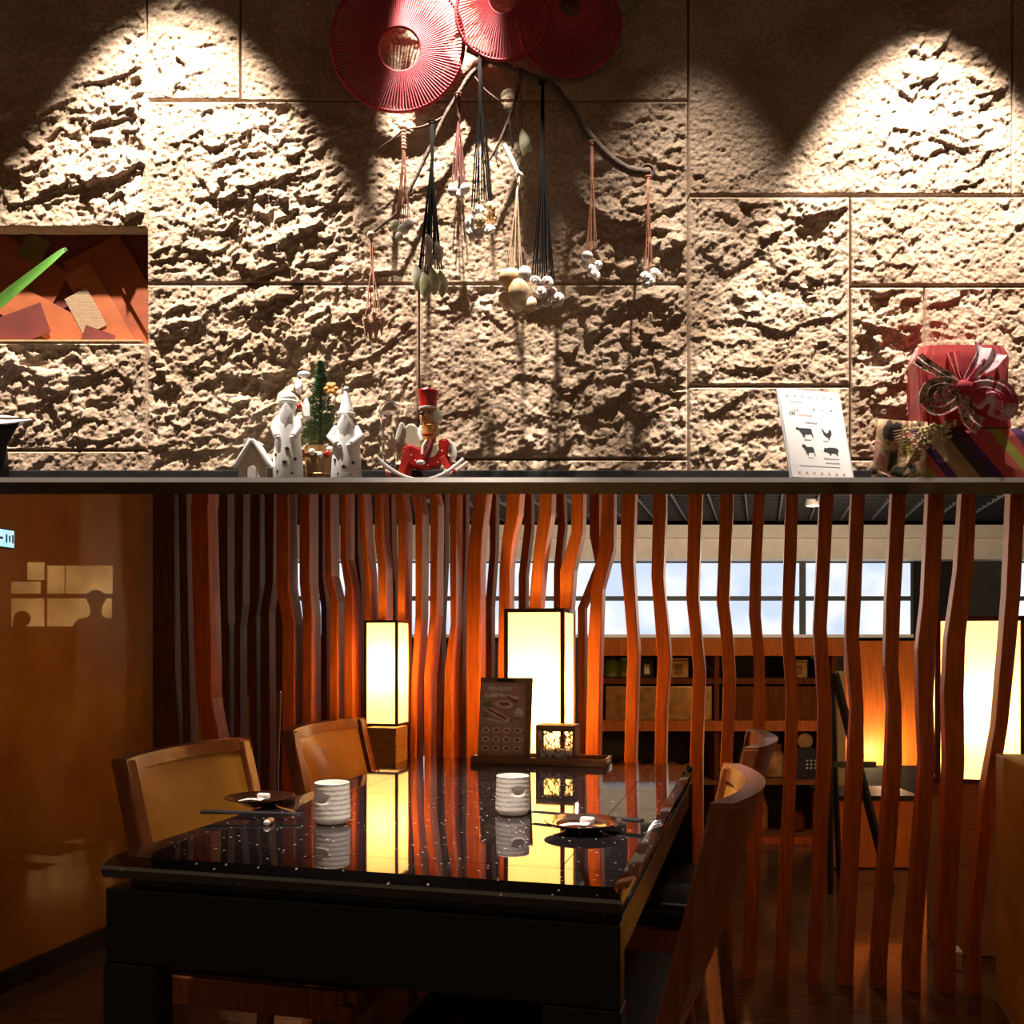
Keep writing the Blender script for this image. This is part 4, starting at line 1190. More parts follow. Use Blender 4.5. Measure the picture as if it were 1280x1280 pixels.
tassel('brown cord tassel with pale bound neck and small shells beside the bright patch', (504, 160), (505, 190), (494, 514, 276), 2.535, M['cord_copper'],
       [(494, 282, 6, 'clam', 'shell_green'), (504, 287, 6, 'clam', 'shell_white'), (511, 281, 6, 'clam', 'shell_purple'), (499, 296, 5, 'clam', 'shell_purple')], 7, wrap=M['cord_pale'])
tassel('black cord tassel with green-edged mussel shells', (540, 152), (540, 190), (522, 553, 338), 2.525, M['cord_black'],
       [(519, 347, 11, 'mussel', 'shell_green'), (529, 358, 11, 'mussel', 'shell_green'), (540, 352, 11, 'mussel', 'shell_green'), (550, 355, 11, 'mussel', 'shell_green'),
        (534, 305, 8, 'mussel', 'shell_purple'), (546, 316, 9, 'mussel', 'shell_purple'), (535, 322, 8, 'mussel', 'shell_purple')], 12, .0022)
tassel('dark maroon cord tassel in the shade under the large hoop', (573, 118), (573, 140), (564, 582, 224), 2.575, M['cord_dkred'],
       [(566, 238, 6, 'clam', 'shell_purple'), (574, 243, 6, 'clam', 'shell_purple'), (581, 236, 6, 'clam', 'shell_purple')], 8, .0018)
tassel('long black cord tassel with white and orange snail shells', (599, 68), (600, 110), (588, 616, 258), 2.505, M['cord_black'],
       [(598, 262, 8, 'snail', 'shell_white'), (612, 258, 7, 'snail', 'shell_orange'), (588, 278, 9, 'snail', 'shell_white'), (602, 275, 8, 'snail', 'shell_orange'),
        (615, 274, 8, 'snail', 'shell_orange'), (588, 291, 8, 'snail', 'shell_white'), (600, 292, 8, 'snail', 'shell_white'), (610, 288, 8, 'snail', 'shell_white'), (597, 303, 4, 'snail', 'shell_orange')], 9, .002)
tassel('straw cord tassel with large orange and white clam shells', (649, 220), (646, 240), (630, 655, 345), 2.505, M['cord_pale'],
       [(638, 348, 12, 'clam', 'shell_orange'), (656, 342, 8, 'clam', 'shell_white'), (650, 366, 15, 'clam', 'shell_orange'), (634, 376, 10, 'clam', 'shell_orange'), (662, 380, 8, 'clam', 'shell_orange'), (647, 384, 6, 'clam', 'shell_white')], 7, .0016, knot=M['shell_white'])
st = MB().tube([U(631, 182, 2.555), U(640, 200, 2.53), U(648, 217, 2.51)], [.0065, .0065, .005], 8).build('white_stick', M['shell_white'], smooth=True)
tag(st, 'short bleached white stick from which the straw tassel hangs', 'stick')
tassel('long black cord tassel with mauve and white shells', (678, 104), (678, 180), (664, 694, 346), 2.515, M['cord_black'],
       [(668, 352, 7, 'snail', 'shell_purple'), (683, 352, 7, 'snail', 'shell_purple'), (676, 364, 8, 'snail', 'shell_purple'), (690, 364, 7, 'snail', 'shell_purple'),
        (697, 372, 8, 'snail', 'shell_purple'), (684, 376, 8, 'snail', 'shell_purple'), (672, 378, 7, 'snail', 'shell_purple'), (694, 381, 6, 'snail', 'shell_purple')], 10, .0022)
tassel('copper cord tassel with a cluster of little white shells on the bent limb', (740, 178), (740, 218), (731, 747, 318), 2.535, M['cord_copper'],
       [(734, 320, 6, 'bead', 'shell_white'), (729, 330, 6, 'snail', 'shell_white'), (738, 336, 7, 'snail', 'shell_white'), (747, 330, 6, 'snail', 'shell_white'), (743, 343, 7, 'snail', 'shell_white')], 7)
tassel('copper cord tassel with white shells at the cut end of the limb', (810, 222), (810, 240), (803, 817, 338), 2.535, M['cord_copper'],
       [(806, 346, 7, 'snail', 'shell_white'), (817, 342, 7, 'snail', 'shell_white'), (808, 356, 7, 'snail', 'shell_white'), (814, 351, 6, 'snail', 'shell_white')], 7)
tassel('short brown cord with one yellow-green shell near the middle hoop', (646, 84), (650, 120), (648, 658, 168), 2.575, M['cord_copper'],
       [(653, 178, 11, 'mussel', 'shell_green'), (660, 184, 5, 'clam', 'shell_green')], 5)

# ================================================================== things on the ledge
ZT = ZL
YO = 2.515
def L(x, Y=YO): return Vector(((x-HX)/F*Y, Y, ZT))
def s_(Y=YO): return Y/F           # metres per pixel at that depth
PXM = YO/F
def hpx(y, Y=YO): return EYE + (HY-y)/F*Y    # height of an image row at that depth
# ceramic cottage
c = L(319, 2.50); hs = thing('ceramic_cottage', 'small white ceramic cottage with snowy roof at the left of the figurines', 'figurine', c)
w2 = 17*PXM; d2 = .03; eave = .062; rid = hpx(555, 2.50)-ZT
MB().prism([c+Vector((-w2, -d2, 0)), c+Vector((w2, -d2, 0)), c+Vector((w2, -d2, eave-.02)), c+Vector((0, -d2, rid-.01)), c+Vector((-w2, -d2, eave-.02))], Y1*2*d2).build('cottage_wall', M['ceramic_warm'], hs, bevel=.002)
for s in (-1, 1):
    A = Vector((s*(w2+.010), 0, eave-.032)); T_ = Vector((0, 0, rid+.006))
    dv = (T_-A).normalized(); nv2 = Vector((-dv.z*s, 0, dv.x*s)) if True else 0
    if nv2.z < 0: nv2 = -nv2
    MB().box(c+(A+T_)/2, ((T_-A).length/2, d2+.008, .006), (dv, Y1, nv2)).build('snow_roof', M['ceramic'], hs, bevel=.005, seg=3, smooth=True)
MB().prism([c+Vector((.011*math.cos(t), -d2-.003, .022+.012*math.sin(t))) for t in [PI*i/10 for i in range(11)]]+[c+Vector((-.011, -d2-.003, .0)), c+Vector((.011, -d2-.003, 0))], Y1*.004).build('arched_door', M['ceramic'], hs, bevel=.001)
MB().box(c+Vector((0, -d2-.001, .058)), (.006, .002, .007)).build('attic_window', M['ceramic'], hs)
MB().lathe([(.008, 0), (.009, .03), (.011, .034), (.011, .04)], c+Vector((-.020, 0, rid-.028)), 10).build('chimney', M['ceramic'], hs, smooth=True)
# two white ceramic figures
def star(c, r, root):
    n = 10
    MB().prism([Vector(c)+X1*((r if i % 2 == 0 else r*.42)*math.sin(2*PI*i/n))+up*((r if i % 2 == 0 else r*.42)*math.cos(2*PI*i/n)) for i in range(n)], Y1*.004).build('star_cutout', M['hole'], root)
c = L(360, 2.50); H = hpx(489, 2.50)-ZT
fg = thing('ceramic_santa', 'tall white ceramic bearded figure with round cap and star cut-outs', 'figurine', c)
k = 2.50/F
robe = MB().lathe([(19*k, 0), (19.5*k, .004), (17.5*k, H*.30), (15*k, H*.55), (12.5*k, H*.72), (8*k, H*.78), (3*k, H*.80)], c, 28).build('robe', M['ceramic'], fg, smooth=True)
MB().ell(c+up*H*.83, (10*k, 10*k, 13*k), 16, 12).build('head', M['ceramic'], fg, smooth=True)
MB().lathe([(9.5*k, 0), (10.5*k, 3*k), (10.5*k, 6*k), (9*k, 10*k), (4*k, 13.5*k), (.5*k, 14.5*k)], c+up*(H-14.5*k), 20).build('round_cap', M['ceramic'], fg, smooth=True)
MB().torus(c+up*(H-14*k), 9.6*k, 2.4*k, X1, Y1, 24, 8).build('cap_brim', M['ceramic'], fg, smooth=True)
MB().loft([[c+Vector((x*k*w_, -y*k, H*z)) for (x, y) in ((-1, 8), (-.6, 13), (0, 15), (.6, 13), (1, 8), (0, 5))] for (w_, z) in ((2, .44), (7, .55), (10, .66), (9, .76), (5, .82))]).build('beard', M['ceramic'], fg, smooth=True)
MB().ell(c+Vector((0, -11*k, H*.825)), (2.2*k, 2.5*k, 2.2*k), 10, 8).build('nose', M['ceramic'], fg, smooth=True)
for s in (-1, 1):
    MB().tube([c+Vector((s*11*k, -2*k, H*.70)), c+Vector((s*15*k, -6*k, H*.58)), c+Vector((s*10*k, -14*k, H*.47))], [5*k, 5.5*k, 4.5*k], 10).build('arm', M['ceramic'], fg, smooth=True)
    MB().ell(c+Vector((s*9*k, -15*k, H*.455)), (3.5*k, 3.5*k, 3.5*k), 10, 8).build('hand', M['ceramic'], fg, smooth=True)
for (dx, z, r) in ((3, .33, 3.2), (0, .18, 3.6), (-12, .27, 2.5), (12, .22, 2.6), (-9, .08, 2.4), (9, .06, 2.4)):
    rr = (19.5-.14*z*30)*k; y = -math.sqrt(max(1e-6, rr*rr-(dx*k)**2))
    star(c+Vector((dx*k, y-.001, z*H)), r*k, robe)
c = L(433, 2.50); H = hpx(483, 2.50)-ZT
gn = thing('ceramic_gnome', 'white ceramic gnome with tall pointed hat and bobble', 'figurine', c)
robe = MB().lathe([(19*k, 0), (19.5*k, .004), (18*k, H*.22), (16.5*k, H*.42), (12*k, H*.58), (7*k, H*.64), (3*k, H*.66)], c, 28).build('robe', M['ceramic'], gn, smooth=True)
MB().ell(c+up*H*.665, (8.5*k, 8.5*k, 10*k), 16, 10).build('head', M['ceramic_warm'], gn, smooth=True)
MB().lathe([(9.8*k, 0), (10.2*k, 3*k), (8.5*k, 7*k), (6*k, 17*k), (3.2*k, 28*k), (1.5*k, 34*k), (.4*k, 36*k)], c+up*(H*.695), 20).build('pointed_hat', M['ceramic'], gn, smooth=True)
MB().torus(c+up*(H*.70), 9.5*k, 2.2*k, X1, Y1, 24, 8).build('hat_brim', M['ceramic'], gn, smooth=True)
MB().ell(c+up*(H-3.5*k), (3.6*k, 3.6*k, 3.6*k), 12, 8).build('bobble', M['ceramic'], gn, smooth=True)
MB().loft([[c+Vector((x*k*w_, -y*k, H*z)) for (x, y) in ((-1, 8), (-.6, 14), (0, 16), (.6, 14), (1, 8), (0, 5))] for (w_, z) in ((3, .38), (9, .46), (11, .54), (9, .62), (5, .67))]).build('beard', M['ceramic'], gn, smooth=True)
MB().ell(c+Vector((0, -10*k, H*.66)), (2.4*k, 2.6*k, 2.4*k), 10, 8).build('nose', M['ceramic_warm'], gn, smooth=True)
for s in (-1, 1):
    MB().tube([c+Vector((s*11*k, -2*k, H*.56)), c+Vector((s*18*k, -5*k, H*.46)), c+Vector((s*9*k, -16*k, H*.36))], [5*k, 6*k, 4.5*k], 10).build('arm', M['ceramic'], gn, smooth=True)
    MB().ell(c+Vector((s*6*k, -17*k, H*.345)), (3.2*k, 3.2*k, 3.2*k), 10, 8).build('mitten', M['ceramic'], gn, smooth=True)
for (dx, z, r) in ((0, .12, 3.6), (-12, .20, 2.4), (11, .17, 2.6), (-7, .05, 2.2), (8, .04, 2.2)):
    rr = 19*k; y = -math.sqrt(max(1e-6, rr*rr-(dx*k)**2))
    star(c+Vector((dx*k, y-.001, z*H)), r*k, robe)
# little fir tree in a barrel
Yt = 2.572; kt = Yt/F; c = L(401, Yt)
tr = thing('fir_tree', 'little artificial fir tree with ornaments in a wooden barrel pot', 'tree', c)
z0 = hpx(560, Yt)-ZT; H = hpx(450, Yt)-ZT
pot = MB().lathe([(17*kt, 0), (20*kt, z0*.5), (20.5*kt, z0), (17*kt, z0), (16*kt, z0-.01)], c, 16).build('barrel_pot', M['pot'], tr)
for z in (.25, .8): MB().torus(c+up*z0*z, 20.3*kt, .002, X1, Y1, 28, 6).build('barrel_hoop', M['tin_gold'], pot)
MB().tube([c+up*(z0-.01), c+up*(H-.01)], [.006, .003], 7).build('trunk', M['bark'], tr)
nd = MB(); rn = random.Random(5)
for i in range(4200):
    t = rn.random()**.8; z = z0+.002+(H-z0-.006)*t
    rad = (31*(1-t)+1.5)*kt*(.75+.25*math.sin(z*330))
    a = rn.uniform(0, 2*PI); f_ = math.sqrt(rn.uniform(.05, 1))
    p = c+Vector((math.cos(a)*rad*f_, math.sin(a)*rad*f_*.6, z))
    d = Vector((math.cos(a)+rn.uniform(-.7, .7), math.sin(a)+rn.uniform(-.7, .7), rn.uniform(-.2, .8))).normalized()
    sd = d.cross(Vector((rn.uniform(-1, 1), rn.uniform(-1, 1), rn.uniform(-1, 1)))).normalized()*.0011
    l_ = rn.uniform(.012, .021)*(1-.45*t)
    nd.add([p-sd, p+sd, p+d*l_], [(0, 1, 2)])
o = nd.build('needles', M['needles'], tr); o['kind'] = 'stuff'
for (x, y, r, m_) in ((377, 568, 5, 'redgloss'), (390, 565, 4.5, 'shell_white'), (410, 567, 4.5, 'redgloss'), (400, 569, 4, 'shell_purple'), (412, 562, 4.5, 'shell_white'), (374, 508, 3.5, 'redgloss')):
    p = U(x, y, Yt-19*kt); MB().ell(p, (r*kt,)*3, 10, 8).build('bauble', M[m_], tr, smooth=True)
orn = [U(414, 486, Yt-.02)]
for i in range(6):
    a = 2*PI*i/6; MB().ell(orn[0]+Vector((math.cos(a)*5*kt, 0, math.sin(a)*4*kt)), (4.5*kt, 2*kt, 3*kt), 8, 6, (Vector((math.cos(a), 0, math.sin(a))), Y1, Vector((-math.sin(a), 0, math.cos(a))))).build('flower_petal', M['orange'], tr, smooth=True)
MB().ell(U(417, 500, Yt-.02), (3*kt, 2*kt, 6*kt), 8, 6).build('ribbon_tail', M['cream'], tr, smooth=True)
MB().loft([[U(383, 504, Yt-.03)+Vector((x*kt*w_, y*kt*w_, -z*kt)) for (x, y) in ((-1, -.4), (1, -.4), (1, .4), (-1, .4))] for (w_, z) in ((1.5, -6), (4.5, 4), (5, 16), (2.5, 22))]).build('white_tag', M['ceramic'], tr, bevel=.002)
MB().ell(U(374, 484, Yt-.01), (5*kt, 4*kt, 9*kt), 10, 8).build('white_bird_body', M['ceramic'], tr, smooth=True)
MB().ell(U(380, 468, Yt-.01), (8*kt, 4*kt, 4*kt), 10, 8).build('white_bird_head', M['ceramic'], tr, smooth=True)
# clear glass decanter
Yg = 2.56; kg = Yg/F; c = L(487, Yg); H = hpx(485, Yg)-ZT
gb_ = thing('glass_decanter', 'clear footed glass decanter with domed stopper', 'decanter', c)
MB().lathe([(11*kg, 0), (12*kg, 2*kg), (6*kg, 8*kg), (4*kg, 14*kg), (9*kg, 20*kg), (7.5*kg, 24*kg), (9.5*kg, 40*kg), (12*kg, H-37*kg), (12.5*kg, H-32*kg), (10.5*kg, H-32*kg), (7.5*kg, 40*kg), (4*kg, 24*kg)], c, 28).build('bottle', M['glass'], gb_, smooth=True)
MB().lathe([(13*kg, 0), (13.5*kg, 2*kg), (11*kg, 9*kg), (6*kg, 14*kg), (3*kg, 16*kg), (3.5*kg, 20*kg), (1.8*kg, 26*kg), (.4*kg, 30*kg)], c+up*(H-31*kg), 28).build('stopper', M['glass'], gb_, smooth=True)
# nutcracker on a rocking horse
Yh = 2.495; kh = Yh/F; c = L(533, Yh)
rh = thing('rocking_horse_soldier', 'red toy soldier with tall hat riding a red and cream rocking horse', 'figurine', c)
def q(x, y, dy=0.): return Vector(((x-HX)/F*Yh, Yh+dy, hpx(y, Yh)))
def slab(poly, th, name, m, dy=0., bevel=.0015):
    return MB().prism([q(x, y, dy-th/2) for (x, y) in poly], Y1*th).build(name, m, rh, bevel=bevel)
hbody = slab([(503,560),(512,556),(528,562),(542,562),(550,550),(560,549),(563,556),(558,572),(548,584),(530,588),(512,584),(504,574)], .030, 'horse_body', M['redgloss'], 0, .006)
slab([(504,566),(512,560),(514,574),(508,588),(503,600),(495,600),(500,586)], .007, 'horse_leg', M['redmatt'], -.012)
slab([(506,568),(514,566),(516,580),(512,600),(504,600)], .007, 'horse_leg', M['redmatt'], .010)
slab([(548,574),(557,570),(561,580),(564,584),(558,588)], .007, 'horse_leg', M['redmatt'], -.012)
slab([(550,574),(560,568),(565,582),(560,588)], .007, 'horse_leg', M['redmatt'], .010)
slab([(507,534),(512,530),(520,533),(530,548),(534,556),(526,562),(512,560),(506,556),(503,546),(497,552),(495,549),(501,538)], .016, 'horse_head', M['cream'], -.002, .004)
slab([(501,529),(506,530),(503,543),(498,553),(494,551),(497,540)], .022, 'muzzle', M['whitegloss'], -.002, .003)
slab([(509,531),(517,530),(525,538),(533,552),(526,552),(518,542)], .020, 'mane', M['whitegloss'], .003, .003)
slab([(540,560),(549,553),(550,564),(544,572),(536,574)], .034, 'saddle', M['cream'], 0, .003)
def arc(x0, x1, yb, rise, dy, name, m):
    pts = []
    for i in range(13):
        t = i/12; pts.append(q(x0+(x1-x0)*t, yb-rise*(2*t-1)**2, dy))
    MB().tube(pts, .0042, 6).build(name, m, rh, smooth=True)
arc(474, 580, 601, 26, -.020, 'rocker', M['whitegloss'])
arc(474, 584, 600, 24, .018, 'rocker', M['whitegloss'])
for (x, y) in ((486, 595), (568, 590)): MB().box(q(x, y, 0), (.004, .022, .003)).build('rocker_bar', M['redmatt'], rh)
MB().tube(smooth_path([q(561, 552), q(566, 558), q(567, 570), q(564, 578)]), [.004, .006, .006, .0065, .007, .0075, .008, .008, .008, .0075, .006, .005, .002], 9).build('tail', M['whitegloss'], rh, smooth=True)
hat = MB().lathe([(11.2*kh, 0), (11.6*kh, 2*kh), (11.2*kh, 5*kh), (13*kh, 17*kh), (14*kh, 21*kh), (13*kh, 22.5*kh), (.5*kh, 23*kh)], q(535, 511), 24).build('tall_hat', M['redgloss'], rh, smooth=True)
MB().lathe([(11.8*kh, 0), (12*kh, 1.2*kh), (11.8*kh, 2.4*kh)], q(535, 512), 24).build('hat_band', M['whitegloss'], hat)
MB().ell(q(534, 486), (2*kh,)*3, 8, 6).build('hat_button', M['whitegloss'], hat, smooth=True)
MB().lathe([(7*kh, 0), (9*kh, 4*kh), (9.5*kh, 10*kh), (9*kh, 18*kh)], q(534, 530), 18).build('face', M['skin'], rh, smooth=True)
MB().ell(q(528, 519, -9*kh), (3.6*kh, 2*kh, 2*kh), 8, 6).build('moustache', M['black'], rh, smooth=True)
MB().ell(q(538, 517, -9*kh), (1.4*kh, 1*kh, 1.4*kh), 8, 6).build('eye', M['black'], rh, smooth=True)
MB().ell(q(545, 521, .004), (8*kh, 9*kh, 10*kh), 12, 9).build('white_hair', M['whitegloss'], rh, smooth=True)
MB().lathe([(9*kh, 0), (9.5*kh, 4*kh), (9*kh, 12*kh), (10*kh, 19*kh), (6*kh, 22*kh)], q(536, 552), 18).build('coat', M['orange'], rh, smooth=True)
MB().lathe([(9.8*kh, 0), (10*kh, 2*kh)], q(536, 546), 18).build('belt', M['redgloss'], rh)
for s, m_ in ((-1, 'whitegloss'), (1, 'skin')):
    MB().tube([q(536+s*9, 533, -s*.004), q(536+s*11, 542, -.008), q(532+s*4, 552, -.014)], [3*kh, 3.2*kh, 2.4*kh], 8).build('arm', M[m_], rh, smooth=True)
MB().tube(smooth_path([q(540, 552, -.014), q(538, 562, -.020), q(531, 576, -.021)], 3), [3.8*kh, 3.6*kh, 3.4*kh, 3.2*kh, 3*kh, 3*kh, 3*kh], 9).build('trouser_leg', mat('maroon_trousers', (.16, .012, .02), .4), rh, smooth=True)
MB().tube(smooth_path([q(534, 552, -.016), q(530, 560, -.020), q(529, 570, -.023)], 3), 2.0*kh, 8).build('reins', M['cream'], rh, smooth=True)
MB().ell(q(527, 580, -.022), (6*kh, 2.6*kh, 3.2*kh), 10, 7).build('boot', M['shell_white'], rh, smooth=True)
dts = MB()
for (x, y) in ((515, 570), (520, 577), (553, 565), (548, 579), (535, 583)): dts.ell(q(x, y, -.0155), (1.1*kh, .0008, 1.1*kh), 8, 6)
dts.build('painted_dots', M['whitegloss'], hbody)

# acrylic menu card with animal prints
Ym = 2.505; c = L(1021, Ym)
cd = thing('menu_card_stand', 'white menu card with animal silhouettes in a clear acrylic stand', 'menu card', c)
yaw, le = R_(16), R_(15)
ma = Vector((math.cos(yaw), math.sin(yaw), 0)); mn = Vector((math.sin(yaw)*-1, math.cos(yaw), 0))
mv = (mn*math.sin(le)+up*math.cos(le)); mo = (mn*math.cos(le)-up*math.sin(le))
mw, mh = .096, .128
mc = c + mv*mh - mn*.028
MB().box(mc+mo*.003, (mw, .0018, mh), (ma, mo, mv)).build('acrylic_sleeve', M['acrylic'], cd, bevel=.001)
sheet = MB().box(mc, (mw-.006, .0006, mh-.003), (ma, mo, mv)).build('printed_sheet', M['paperwhite'], cd)
MB().box(c+mn*.03+up*.003, (mw, .035, .002), (ma, mn, up)).build('acrylic_foot', M['acrylic'], cd)
def mp_(u, v): return mc + ma*((u-.5)*2*(mw-.008)) + mv*((.5-v)*2*(mh-.005)) - mo*.0012
def mpoly(pts, name, m, o=None): return MB().prism([mp_(u, v) for (u, v) in pts], mo*.0003)
def rectp(u, v, du, dv): return [(u-du, v-dv), (u+du, v-dv), (u+du, v+dv), (u-du, v+dv)]
def animal(pts, u0, v0, sc, name):
    # pts in zoom pixels, put on the sheet; fan-free ngon
    o = MB().prism([mp_(u0+(x)*sc, v0+(y)*sc*.72) for (x, y) in pts], mo*.0003).build(name, M['ink'], sheet)
    return o
cow = [(0,22),(8,10),(20,2),(30,4),(44,12),(70,12),(140,10),(185,10),(200,16),(204,40),(206,76),(212,90),(208,130),(200,130),(198,100),(186,78),(150,84),(110,82),(106,128),(98,128),(96,100),(88,128),(80,128),(78,96),(62,74),(50,52),(38,36),(24,34),(10,34)]
hen = [(0,4),(12,8),(26,22),(38,46),(58,56),(82,44),(90,20),(104,10),(118,14),(124,40),(120,70),(104,96),(84,112),(82,128),(90,134),(66,134),(72,126),(70,112),(44,100),(22,78),(12,48),(6,24),(-6,14)]
lamb = [(0,30),(8,12),(16,0),(30,4),(44,10),(52,26),(70,34),(120,30),(140,36),(148,60),(150,92),(156,140),(148,140),(142,104),(130,92),(110,98),(78,94),(70,140),(62,140),(58,98),(50,138),(42,138),(42,92),(30,70),(22,48),(8,46)]
pig = [(0,54),(8,44),(18,28),(14,8),(30,14),(44,14),(80,4),(140,2),(180,8),(198,26),(200,46),(186,60),(182,98),(168,100),(164,78),(140,72),(112,72),(98,78),(98,100),(80,100),(76,76),(60,66),(40,58),(20,60)]
animal(cow, .17, .43, .00132, 'cow_print'); animal(hen, .61, .43, .00132, 'hen_print')
animal(lamb, .23, .625, .00132, 'lamb_print'); animal(pig, .58, .645, .00132, 'pig_print')
g = MB()
def bars(u, v, n, w_, hgt, gap):
    for i in range(n):
        o = MB().prism([mp_(a, b_) for (a, b_) in rectp(u+i*gap, v, w_, hgt)], mo*.0003); g.add(o.v, o.f)
bars(.37, .372, 6, .012, .009, .033); bars(.30, .575, 4, .010, .006, .03); bars(.62, .575, 3, .010, .006, .03); bars(.32, .78, 3, .010, .006, .03)
bars(.58, .78, 9, .010, .006, .03); bars(.60, .83, 8, .010, .006, .03); bars(.16, .875, 24, .012, .003, .028); bars(.16, .135, 8, .009, .005, .026); bars(.53, .21, 1, .016, .012, 1); bars(.68, .214, 1, .018, .004, 1); bars(.83, .212, 1, .017, .009, 1); bars(.12, .27, 3, .012, .022, .035)
g.build('small_print', M['ink_grey'], sheet)['kind'] = 'stuff'
g = MB()
bars(.12, .065, 7, .016, .011, .125); bars(.12, .955, 7, .018, .012, .125); bars(.26, .285, 8, .010, .008, .03); bars(.2, .23, 2, .02, .008, .05)
g.build('pink_border_print', M['ink_pink'], sheet)['kind'] = 'stuff'

# draped base, wrapped gift, dried berries
Yd = 2.525
rn = random.Random(9)
def cloth_box(x0, x1, ytop, Y, dep, name, m, root, amp, seed, flare=0., nx=46, nz=22, skew=0.):
    """cloth over a box: rounded, rumpled shell, closed"""
    a = (x0-HX)/F*Y; b_ = (x1-HX)/F*Y; zt_ = hpx(ytop, Y)
    v = []; f = []
    per = []
    cxx, hw_ = (a+b_)/2, (b_-a)/2
    N_ = 120
    for k in range(nz+1):
        t = k/nz; z = ZT + (zt_-ZT)*t
        for i in range(N_):
            an = 2*PI*i/N_
            ex = math.copysign(abs(math.cos(an))**.30, math.cos(an)); ey = math.copysign(abs(math.sin(an))**.30, math.sin(an))
            fold = amp*(fbm(np.array([an*4.0+seed]), np.array([t*2.2+seed]), seed, 3)[0])*2 + amp*.5*math.sin(an*23+seed+3*t)*(1-t)
            fl = 1+flare*(1-t)**2
            pinch = 1-.10*max(0, t-.86)/.14
            v.append(Vector((cxx+(hw_*ex*fl+fold*ex)*pinch + skew*(t), Y+(dep*ey*min(fl, 1.04)+fold*ey*.6)*pinch, z + (.5*fold if 0 < t < 1 else 0))))
    for k in range(nz):
        for i in range(N_):
            j = (i+1) % N_
            f.append((k*N_+i, k*N_+j, (k+1)*N_+j, (k+1)*N_+i))
    f.append(tuple(range(N_))[::-1]); f.append(tuple(range(nz*N_, (nz+1)*N_)))
    return MB().add(v, f).build(name, m, root, smooth=True)
c = L(1195, Yd)
db = thing('draped_box', 'low box under a striped and floral printed cloth at the right of the ledge', 'box', c)
cloth_box(1122, 1310, 541, Yd, .055, 'striped_cloth', M['drape'], db, .006, 4, .06)
sw = MB()
rows = []
for k in range(8):
    t = k/7; row = []
    for i in range(13):
        s = i/12
        x = 1098+ (1160-1098)*s - 10*t + 6*t*s; y = 524 + 4*s + (600-524)*t*(1-.05*s)
        row.append(U(x, y, Yd - .045 - .018*math.sin(s*7+t*2) - .010*t))
    rows.append(row)
V = [p for r in rows for p in r]; Fc = []
for k in range(7):
    for i in range(12): Fc.append((k*13+i, k*13+i+1, (k+1)*13+i+1, (k+1)*13+i))
sw.add(V, Fc); o = sw.build('floral_swag', M['drape2'], db, smooth=True)
md = o.modifiers.new('thick', 'SOLIDIFY'); md.thickness = .004
MB().tube(smooth_path([U(1090, 586, Yd-.06), U(1100, 592, Yd-.064), U(1115, 597, Yd-.064)], 3), [.002, .004, .006, .007, .006, .004, .002], 8).build('cloth_corner', M['furoshiki_print'], db, smooth=True)
ztop_d = hpx(541, Yd)
c = Vector(((1199-HX)/F*Yd, Yd, ztop_d))
gf_ = thing('wrapped_gift', 'box wrapped in scarlet cloth tied with a big printed knot', 'gift', c)
zsave = ZT; ZT = ztop_d + .003
cloth_box(1144, 1254, 438, Yd, .052, 'wrapping', M['furoshiki'], gf_, .0035, 12, .0, skew=-.008)
ZT = zsave
Yk = Yd-.062; kk = Yk/F
def kq(x, y, d=0.): return U(x, y, Yk-d)
MB().ell(kq(1204, 484, .016), (11*kk, 9*kk, 9*kk), 14, 10).build('knot', M['furoshiki_pink'], gf_, smooth=True)
def ribbon(pts, w_, name, m, th=.006, fold=.25):
    """band of gathered cloth along a path: a loft of wavy flat sections"""
    P = smooth_path([kq(*p) for p in pts], 5); n = len(P); rows = []
    for i, p in enumerate(P):
        t = (P[min(i+1, n-1)]-P[max(i-1, 0)]).normalized()
        sd = t.cross(Y1).normalized(); u_ = i/(n-1)
        ww = (w_[0]+(w_[1]-w_[0])*u_)*kk
        row = []
        for j in range(11):
            s = j/10*2-1; row.append(p+sd*ww*s - Y1*(math.sin(s*6+u_*2)*fold*ww*.5))
        for j in range(10, -1, -1):
            s = j/10*2-1; row.append(p+sd*ww*s - Y1*(math.sin(s*6+u_*2)*fold*ww*.5 - th))
        rows.append(row)
    return MB().loft(rows).build(name, m, gf_, smooth=True)
ribbon([(1200, 484, .016), (1182, 478, .030), (1163, 484, .034), (1158, 500, .030), (1172, 510, .028), (1190, 502, .022), (1198, 490, .014)], (7, 11), 'bow_loop', M['furoshiki_print'])
ribbon([(1208, 484, .016), (1232, 478, .030), (1256, 486, .034), (1264, 504, .028), (1258, 516, .018), (1238, 508, .016), (1212, 490, .014)], (7, 11), 'bow_loop', M['furoshiki_pink'])
ribbon([(1208, 480, .016), (1222, 462, .020), (1234, 448, .016), (1238, 436, .006)], (5, 22), 'bow_fan', M['furoshiki_pink'], fold=.35)
ribbon([(1200, 482, .014), (1180, 468, .010), (1158, 456, .004), (1146, 448, .0)], (4, 9), 'gathered_fold', M['furoshiki_print'], fold=.4)
ribbon([(1204, 478, .014), (1198, 466, .012), (1194, 452, .006), (1190, 440, .0)], (3, 8), 'gathered_fold', M['furoshiki'], fold=.5)
MB().ell(kq(1175, 494, .012), (11*kk, 7*kk, 10*kk), 14, 9).build('bow_puff', M['furoshiki_print'], gf_, smooth=True)
MB().ell(kq(1240, 498, .010), (15*kk, 7*kk, 11*kk), 14, 9).build('bow_puff', M['furoshiki_pink'], gf_, smooth=True)
ribbon([(1204, 490, .014), (1208, 508, .020), (1212, 524, .022), (1226, 534, .020)], (6, 12), 'bow_tail', M['furoshiki_print'], fold=.4)
